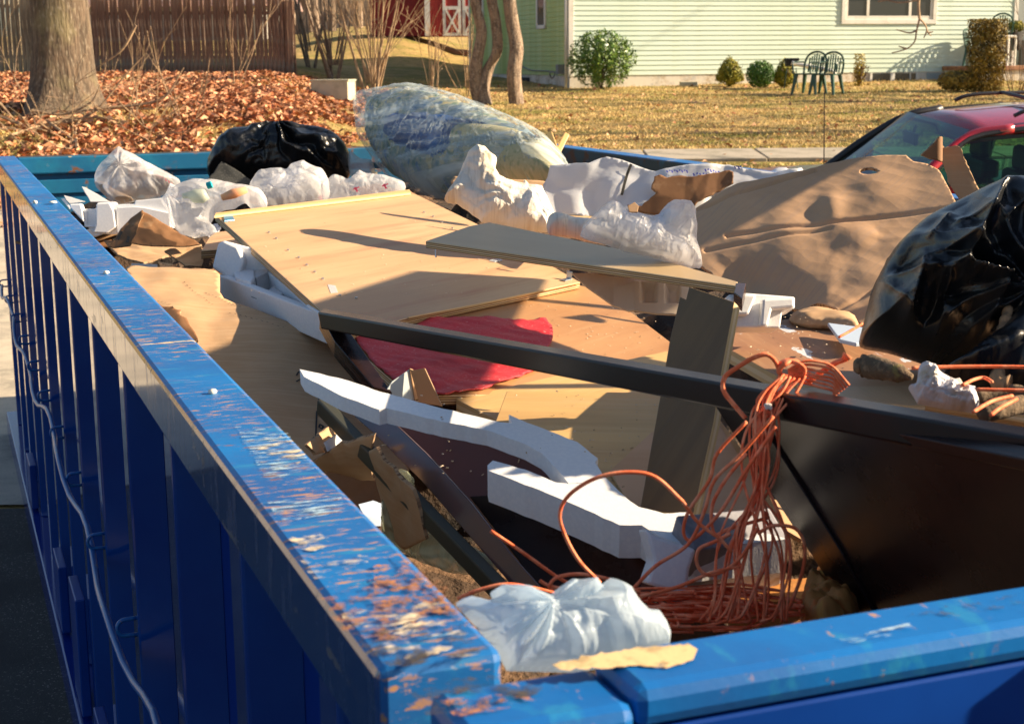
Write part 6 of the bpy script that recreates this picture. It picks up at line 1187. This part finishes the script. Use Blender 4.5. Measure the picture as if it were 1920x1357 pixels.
def creases(lst):
    def f(X, Y):
        z = np.zeros(len(X))
        for (x0, y0, x1, y1, a_, w_) in lst:
            L = math.hypot(x1-x0, y1-y0); sd = ((X-x0)*(y1-y0)-(Y-y0)*(x1-x0))/L; t = ((X-x0)*(x1-x0)+(Y-y0)*(y1-y0))/L/L; en = np.clip(np.minimum(t, 1-t)*4+.6, 0, 1)
            z += a_*np.exp(-np.abs(sd)/w_)*en
        return z
    return f
bcrease = creases([(*p_, *q_, a_, w_) for p_, q_, a_, w_ in [(zt(Z7, [A_])[0], zt(Z7, [B_])[0], a_, w_) for A_, B_, a_, w_ in (((1740, 380), (1560, 740), .03, 12), ((1560, 740), (1340, 790), .03, 14), ((1480, 560), (1380, 680), .02, 10), ((1500, 860), (1680, 930), .035, 12), ((1490, 870), (1200, 830), .025, 14), ((1570, 750), (1500, 860), .035, 12), ((1700, 920), (1620, 1110), .03, 12), ((1350, 770), (1280, 1050), .03, 12), ((1180, 830), (1360, 1120), .02, 12), ((1450, 900), (1420, 1140), .025, 10), ((1850, 500), (1700, 640), .02, 12), ((1320, 600), (1230, 720), .02, 12), ((1620, 600), (1480, 650), .02, 10))]])
PBB = Plane(base=(1800, 695, -.04), yaw=-.15, lean=.40)
bag('bin_bag', 'large taut black bin bag beside the big cardboard at the right edge', 'bin bag', PBB, zt(Z7, [(1115, 1060), (1120, 980), (1145, 880), (1170, 790), (1240, 660), (1300, 590), (1400, 500), (1540, 430), (1700, 370), (1850, 345), (2050, 350), (2300, 450), (2450, 700), (2400, 1000), (2200, 1150), (1900, 1190), (1700, 1180), (1600, 1175), (1500, 1165), (1380, 1130), (1250, 1090)]), [M['blackbag'], M['blackbag']], .20, res=190, fs=3.6, fa=.10, seed=84, knot=(1885, 600), kf=11, ka=.05, extra=bcrease, na=.012, pw=2.4)
bag('bin_bag', 'slack black bin bag under the upright stick at the right edge', 'bin bag', Plane(base=(1880, 722, -.02), yaw=0, lean=.8), [(1770, 700), (1800, 680), (1850, 640), (1900, 600), (1990, 600), (2080, 650), (2080, 740), (1980, 745), (1900, 725), (1820, 720)], [M['blackbag'], M['blackbag']], .06, res=80, fs=9, fa=.03, seed=82)
def stick(name, pts, rad, m, label, cat='stick', n=9, rough=.15, seed=1):
    P = spline(pts, 6); r_ = np.interp(np.linspace(0, 1, len(P)), np.linspace(0, 1, len(rad)), rad); rg = np.random.default_rng(seed)
    o = MB().tube(P, r_*(1+rough*rg.normal(size=len(P))*.5), n).build(name, m, smooth=True); return tag(o, label, cat)
stick('stick', [D(1890, 578, 1.86), D(1884, 610, 1.84), D(1870, 650, 1.83), D(1872, 690, 1.81), D(1870, 715, 1.79), D(1890, 722, 1.78)], [.0065, .0075, .008, .0085, .01, .013], M['stick'], 'pale bare stick standing upright against the right black bag', seed=2)
stick('log', [V(1600, 704, -.005)+np.array([0, 0, .012]), V(1625, 706, -.005)+np.array([0, 0, .013]), V(1665, 716, -.005)+np.array([0, 0, .014]), V(1710, 722, -.005)+np.array([0, 0, .01])], [.006, .013, .0145, .013, .012, .004], M['log'], 'short mossy log lying on the peach board', 'log', 14, .25)
stick('stick', [V(1830, 745, .0), V(1870, 742, .0), V(1935, 745, .0)], [.007, .008, .007], M['log'], 'dark stick crossing to the right edge behind the soiled rag')
stick('stick', [V(1840, 775, .01), V(1870, 768, .012), V(1935, 752, .012)], [.009, .011, .010], M['log'], 'thick dark stick right of the soiled rag, nearest the frame')
stick('stick', [V(1895, 735, .02), V(1940, 742, .02)], [.009, .01], M['log'], 'stub of a dark stick at the right edge below the upright stick')
PRg = Plane(base=(1770, 765, .0), yaw=-.2, lean=.6)
bag('rag', 'soiled white cloth crumpled behind the frame at the right', 'cloth', PRg, zt(A7, [(815, 830), (880, 815), (905, 700), (910, 650), (960, 642), (1040, 650), (1090, 700), (1150, 730), (1220, 760), (1300, 790), (1340, 830), (1440, 840), (1450, 900), (1475, 980), (1440, 1060), (1300, 1040), (1100, 1010), (900, 970), (860, 900)]), [M['rag'], M['rag']], .03, res=100, fs=22, fa=.03, seed=91, sm=False, rough=.6)
def cord(name, pts, r, m, label, cat='twine', parent=None):
    o = MB().tube(spline(pts, 8), r, 6).build(name, m, parent, smooth=True)
    if label: tag(o, label, cat)
    return o
cord('twine_strand', [V(x, y, .035) for x, y in ((1710, 690), (1760, 688), (1840, 687), (1935, 688))], .0022, M['twine'], 'taut orange strand crossing in front of the right black bag')
cord('twine_strand', [V(x, y, .03) for x, y in ((1805, 722), (1825, 712), (1845, 708), (1860, 716))], .002, M['twine'], 'small looped orange strand above the soiled rag')
cord('twine_strand', [V(x, y, .03) for x, y in ((1830, 730), (1880, 731), (1935, 732))], .002, M['twine'], 'straight orange strand right of the soiled rag')
cord('twine_strand', [V(x, y, .04) for x, y in ((1825, 772), (1860, 752), (1898, 742))], .002, M['twine'], 'slanting orange strand over the dark sticks, left one')
cord('twine_strand', [V(x, y, .045) for x, y in ((1858, 778), (1875, 765), (1906, 748))], .002, M['twine'], 'slanting orange strand over the dark sticks, right one')
cord('twine_strand', [V(1573, 632, -.03), V(1595, 620, -.025), V(1617, 607, -.02)], .002, M['twine'], 'short orange strand on the pale blue board')
# ================================================================== TWINE HANK
kn = D(1475, 695, 1.56)
TW = thing('twine_hank', kn, 'hank of orange twine knotted over the brown frame with strands hanging into a coil', 'twine')
rt = random.Random(21); tq = []
def strand(pts, r=.0024, m=None): o = MB().tube(spline(pts, 7), r, 6).build('strand', m or M['twine'], TW, smooth=True); return o
c4 = (1320, 640, 5.9)
Zt = lambda pts, d0=1.54, d1=1.49: [D(x, y, d0+(d1-d0)*min(1, max(0, (y-690)/450))) for x, y in pts]
strand(Zt(zt(c4, [(830, 330), (800, 240), (740, 170), (660, 145), (520, 195), (380, 280), (250, 370), (210, 470), (230, 570), (340, 710), (460, 850)])), .0026)
strand(Zt(zt(c4, [(1150, 455), (1300, 340), (1450, 240), (1580, 190)])), .0030)
MB().tube(Zt(zt(c4, [(1545, 205), (1575, 170), (1590, 150)])), [.003, .005, .006], 8).build('frayed_end', M['twine'], TW, smooth=True)
# knot blob
kc = D(1482, 692, 1.54); q = MB()
for k in range(9):
    a_ = k*.7; P = [kc+np.array([.013*math.cos(a_+t), -.004+.008*math.sin(2*t+k), .009*math.sin(a_+t)]) for t in np.linspace(0, 4.5, 9)]; q.tube(spline(P, 3), .0022, 6)
q.build('knot', M['twine'], TW, smooth=True)
bu = M['sack']; q = MB()
for k in range(6): q.tube(spline([D(1440+rt.uniform(-6, 6), 762+rt.uniform(-5, 5), 1.50) for _ in range(5)], 4), .0015, 5)
q.build('straw_tuft', bu, TW)
# strands over the beam to the right
for k in range(7):
    y0 = 680+k*7.5; strand(Zt([(1478, 694+k*3), (1505, y0-2-k), (1535, y0+rt.uniform(-2, 2)), (1562, y0+8), (1592-k*5, 722+k*4)], 1.53, 1.52), .0015)
# hanging strands
tops = [(1470, 702), (1462, 705), (1458, 712), (1475, 706), (1490, 708), (1500, 710), (1466, 708), (1482, 706), (1510, 705), (1472, 708)]
for k in range(22):
    t0 = tops[k % 10]; mx_ = rt.uniform(1408, 1450); bx_ = rt.uniform(1350, 1490); w1 = rt.uniform(-30, 10)
    strand(Zt([t0, (t0[0]-rt.uniform(15, 40), t0[1]+35), (mx_+rt.uniform(-8, 16), 800+rt.uniform(-20, 20)), (mx_-6+rt.uniform(-14, 14), 900+rt.uniform(-20, 20)), (bx_+rt.uniform(-15, 15), 1010+rt.uniform(-30, 30)), (bx_+w1, 1120+rt.uniform(-20, 30)), (bx_+w1*2, 1165)], 1.53, 1.42+rt.uniform(-.05, .04)), rt.uniform(.0012, .0016))
# sweeping loops
for P, dd in (([(1450, 780), (1390, 850), (1340, 900), (1320, 960), (1290, 1020), (1230, 1060), (1190, 1100), (1172, 1118)], 1.42),
          ([(1455, 800), (1400, 880), (1350, 960), (1300, 1010), (1282, 1000), (1290, 960), (1330, 900), (1345, 850), (1400, 790)], 1.45),
          ([(1280, 940), (1230, 895), (1180, 885), (1120, 895), (1070, 925), (1050, 960), (1058, 1000), (1085, 1050), (1125, 1092)], 1.30),
          ([(1280, 940), (1310, 980), (1350, 1010), (1372, 1035)], 1.38),
          ([(920, 995), (980, 1035), (1040, 1078), (1070, 1095)], 1.45),
          ([(858, 1122), (900, 1105), (950, 1095), (1000, 1102), (1040, 1112)], 1.32),
          ([(1012, 1088), (1030, 1098), (1060, 1104)], 1.40),
          ([(1370, 1000), (1340, 1015), (1310, 1030), (1308, 1060), (1330, 1078), (1370, 1062), (1400, 1030), (1420, 990)], 1.40),
          ([(1420, 1000), (1450, 985), (1490, 990), (1508, 1020), (1505, 1070), (1480, 1140)], 1.42),
          ([(1040, 1110), (1030, 1100), (1045, 1082), (1090, 1076), (1150, 1088), (1200, 1110)], 1.36),
          ([(1390, 1060), (1330, 1075), (1270, 1100), (1200, 1118)], 1.40),
          ([(1400, 850), (1360, 900), (1335, 950), (1340, 1000), (1370, 990), (1440, 970)], 1.46)):
    strand([D(x, y, dd) for x, y in P], .0019)
# coil on the bottom
for k in range(30):
    cx_ = rt.uniform(1260, 1380); cy_ = rt.uniform(1120, 1165); rx = rt.uniform(80, 190); ry = rt.uniform(10, 34); a0_ = rt.uniform(0, 6.28); n_ = 12
    pts = []
    for j in range(n_):
        a_ = a0_+j/n_*rt.uniform(3.6, 5.2); x = cx_+rx*math.cos(a_); y = cy_+ry*math.sin(a_)+.04*(x-1260)*.1
        pts.append(V(min(max(x, 1150), 1500), y, -.185+rt.uniform(-.012, .02)))
    strand(pts, rt.uniform(.0012, .0017))
# dark board on two battens, added right of the view to shade the plywood
t = thing('shade_board', (1.2, 3.0, RZ-.3), 'dark board added on two battens beyond the black bags to cast shade', 'board')
mk('leaf', [(1.34, 2.55, RZ+.48), (1.34, 3.55, RZ+.48), (1.35, 3.5, RZ+.64), (1.36, 2.98, RZ+.75), (1.38, 2.55, RZ+.83), (1.37, 2.55, RZ+.475), (1.37, 3.55, RZ+.475), (1.38, 3.5, RZ+.635), (1.39, 2.98, RZ+.745), (1.41, 2.55, RZ+.825)], [(0, 4, 3, 2, 1), (5, 6, 7, 8, 9), (0, 1, 6, 5), (1, 2, 7, 6), (2, 3, 8, 7), (3, 4, 9, 8), (4, 0, 5, 9)], M['wenge'], t)
for y_ in (2.7, 3.4): MB().box((1.37, y_, RZ-.35), (1.40, y_+.03, RZ+.52)).build('batten', M['ply3'], t)
# ================================================================== NEAR END
PBl = Plane(base=(1080, 1235, -.06), yaw=.25, lean=.55)
bag('blue_white_bag', 'thin pale blue plastic bag crumpled against the near rim under the twine', 'plastic bag', PBl, zt(A5, [(860, 735), (900, 722), (1000, 740), (1060, 720), (1040, 680), (1075, 660), (1110, 665), (1200, 670), (1320, 715), (1370, 670), (1430, 628), (1500, 630), (1580, 660), (1630, 622), (1700, 680), (1800, 780), (1860, 785), (1900, 850), (1930, 920), (1920, 1000), (1500, 1090), (1130, 1080), (1060, 960), (960, 840)]), [M['bluebag'], M['bluebag']], .05, res=170, fs=6, fa=.04, seed=101, knot=(1010, 1150), kf=15, ka=.03, sm=False)
PO = Plane([(1370, 1130, -.24), (1520, 1100, -.24), (1480, 1170, -.23)])
T_(plate('orange_wood', PO, [(1362, 1110), (1400, 1090), (1520, 1082), (1535, 1120), (1400, 1132), (1365, 1132)], .03, [M['orange'], M['orange']]), 'block of rusty orange wood beside the twine coil', 'wood')
bag('orange_debris', 'crumbly orange clump with dark pegs at the bottom right of the twine coil', 'debris', Plane([(1500, 1165, -.20), (1620, 1150, -.20), (1560, 1100, -.23)]), [(1500, 1160), (1510, 1120), (1530, 1100), (1560, 1098), (1590, 1110), (1612, 1145), (1600, 1170), (1540, 1180)], [M['orange'], M['orange']], .03, res=50, fs=26, fa=.03, seed=103)
for nm, P3, ol3, m3, lb in (('cardboard_tube', Plane([(575, 840, -.19), (650, 790, -.19), (640, 840, -.22)]), [(568, 835), (620, 800), (650, 786), (662, 800), (640, 822), (600, 850), (580, 856)], 'kraft', 'rolled brown cardboard beside the left rim below the printed marks'),
        ('cardboard_piece', Plane([(600, 860, -.22), (700, 860, -.20), (680, 920, -.27)]), [(590, 858), (640, 828), (700, 818), (704, 900), (680, 898), (640, 880), (610, 872)], 'kraft', 'torn curved cardboard piece with a dark slit near the left rim'),
        ('white_paper', Plane([(605, 830, -.185), (670, 800, -.185), (640, 840, -.20)]), [(606, 830), (648, 800), (674, 808), (650, 832), (612, 848)], 'sheetw', 'scrap of pale paper between the torn cardboard pieces'),
        ('tall_cardboard', Plane([(700, 850, -.17), (760, 900, -.18), (715, 1000, -.32)]), [(694, 845), (706, 838), (770, 920), (800, 1010), (760, 1030), (722, 1000), (708, 930)], 'kraft', 'tall tan cardboard box side left of the slanting purple board'),
        ('blue_paper', Plane([(680, 945, -.28), (712, 940, -.28), (700, 975, -.30)]), [(672, 944), (700, 936), (716, 942), (714, 985), (690, 985)], 'lblue', 'small bluish paper scrap by the left rim'),
        ('dark_cardboard', Plane([(620, 890, -.30), (720, 900, -.30), (700, 980, -.36)]), [(600, 880), (720, 890), (730, 960), (690, 990), (640, 930)], 'kraftd', 'shaded brown cardboard deep beside the left rim')):
    T_(surf(nm, P3, ol3, [M[m3], M['flute']], res=40, th=.005, disp=lambda u, v, X, Y, d: .012*np.sin((Y-820)/26)*(1 if nm.startswith('cardboard_') and 'tall' not in nm else .15)+.006*folds(np.stack([u, v], 1), 9, 18), smoothpts=False), lb, 'paper' if 'paper' in nm else 'cardboard')
bag('green_film', 'crumpled greenish clear plastic film under the slanting purple board', 'plastic film', Plane([(740, 900, -.22), (900, 1050, -.27), (760, 1030, -.33)]), [(745, 880), (770, 900), (775, 960), (800, 990), (860, 1010), (930, 1060), (905, 1080), (820, 1060), (770, 1040), (735, 1000), (728, 940)], [M['greenfilm'], M['greenfilm']], .02, res=60, fs=7, fa=.02, seed=111)
# cardboard corner poking up between foam and red mesh
PQ = Plane(base=(775, 760, -.17), yaw=.5, lean=.3)
QQ = thing('cardboard_corner', PQ.o, 'folded cardboard corner with a white face standing below the red mesh', 'cardboard')
plate('white_face', PQ, [(722, 735), (735, 715), (768, 692), (772, 700), (780, 752), (745, 745)], .004, [mat('grey_white_card', (.5, .56, .56), .5, coord='UV')], QQ)
PQ2 = Plane(base=(800, 760, -.165), yaw=-.5, lean=.25)
plate('brown_face', PQ2, [(768, 692), (775, 694), (796, 690), (812, 725), (829, 762), (785, 754)], .004, [mat('orange_card', (.55, .27, .11), .7, coord='UV'), M['flute']], QQ)
plate('left_brown_face', PQ.shift(.003), [(768, 690), (775, 692), (785, 745), (778, 752)], .004, [M['kraft'], M['flute']], QQ)
# generic scraps filling gaps in the heap
for k in range(26):
    u = rt.uniform(.25, 2.2); v_ = rt.uniform(.9, 5.5); wx = DO[0]+u*c_-v_*s_; wy = DO[1]+u*s_+v_*c_
    zz = RZ-.50+float(np.interp(v_, [0, 1, 2, 3.5, 5.8], [-.10, -.02, .10, .25, .29]))+rt.uniform(-.02, .05)
    if u < .9 and v_ < 2.2: zz -= .12
    s = rt.uniform(.1, .28); a_ = rt.uniform(0, 3.1); M_ = Matrix.Translation((wx, wy, zz)) @ Matrix.Rotation(a_, 4, 'Z') @ Matrix.Rotation(rt.uniform(-.4, .4), 4, 'X')
    kind = rt.choice(['kraft', 'kraftd', 'ply', 'lam', 'foam']); nm = {'kraft': 'cardboard_scrap', 'kraftd': 'cardboard_scrap', 'ply': 'plywood_scrap', 'lam': 'board_scrap', 'foam': 'foam_scrap'}[kind]
    q = MB().box((-s, -s*.6, 0), (s, s*.6, .008 if kind != 'foam' else .03), M=M_); o = q.build(nm, M[kind], bevel=.002)
    tag(o, {'kraft': 'tan cardboard scrap buried in the heap', 'kraftd': 'brown cardboard scrap buried in the heap', 'ply': 'plywood scrap buried in the heap', 'lam': 'dark board scrap buried in the heap', 'foam': 'foam scrap buried in the heap'}[kind], {'kraft': 'cardboard', 'kraftd': 'cardboard', 'ply': 'plywood', 'lam': 'board', 'foam': 'styrofoam'}[kind], 'scraps buried in the heap')

# wood crumbs and dust lying on the boards
rc = random.Random(8); q = MB(); vv = []; ff = []
for pl, box_, n_ in ((PA, (450, 380, 1000, 560), 130), (PB, (900, 560, 1240, 700), 220), (PY2, (980, 740, 1420, 960), 150), (PPw, (1400, 610, 1900, 720), 160), (PM, (800, 800, 1200, 1000), 60), (PW, (700, 730, 1100, 900), 30)):
    for k in range(n_):
        x = rc.uniform(box_[0], box_[2]); y = rc.uniform(box_[1], box_[3]); u, v = pl.uv(x, y); s_0 = rc.uniform(.0004, .0013); a_ = rc.uniform(0, 6.28)
        b0 = len(vv); l = s_0*rc.uniform(1, 3)
        e1 = np.array([math.cos(a_), math.sin(a_)])*l; e2 = np.array([-math.sin(a_), math.cos(a_)])*s_0; hh_ = .0185 if pl is PPw else .0015
        for sx, sy, hz_ in ((-1, -1, 0), (1, -1, 0), (1, 1, 0), (-1, 1, 0), (0, 0, s_0)): vv.append(pl.pt(u+e1[0]*sx+e2[0]*sy, v+e1[1]*sx+e2[1]*sy, hh_+hz_))
        ff += [(b0, b0+1, b0+4), (b0+1, b0+2, b0+4), (b0+2, b0+3, b0+4), (b0+3, b0, b0+4)]
o = mk('wood_crumbs', vv, ff, [mat('crumb_wood', (.66, .52, .36), .9, [dict(c=(.4, .28, .16), scale=30, kind='cell', lo=.5, hi=.6)])]); tag(o, 'tiny wood crumbs and dust scattered over the boards', 'wood crumbs', None, 'stuff')
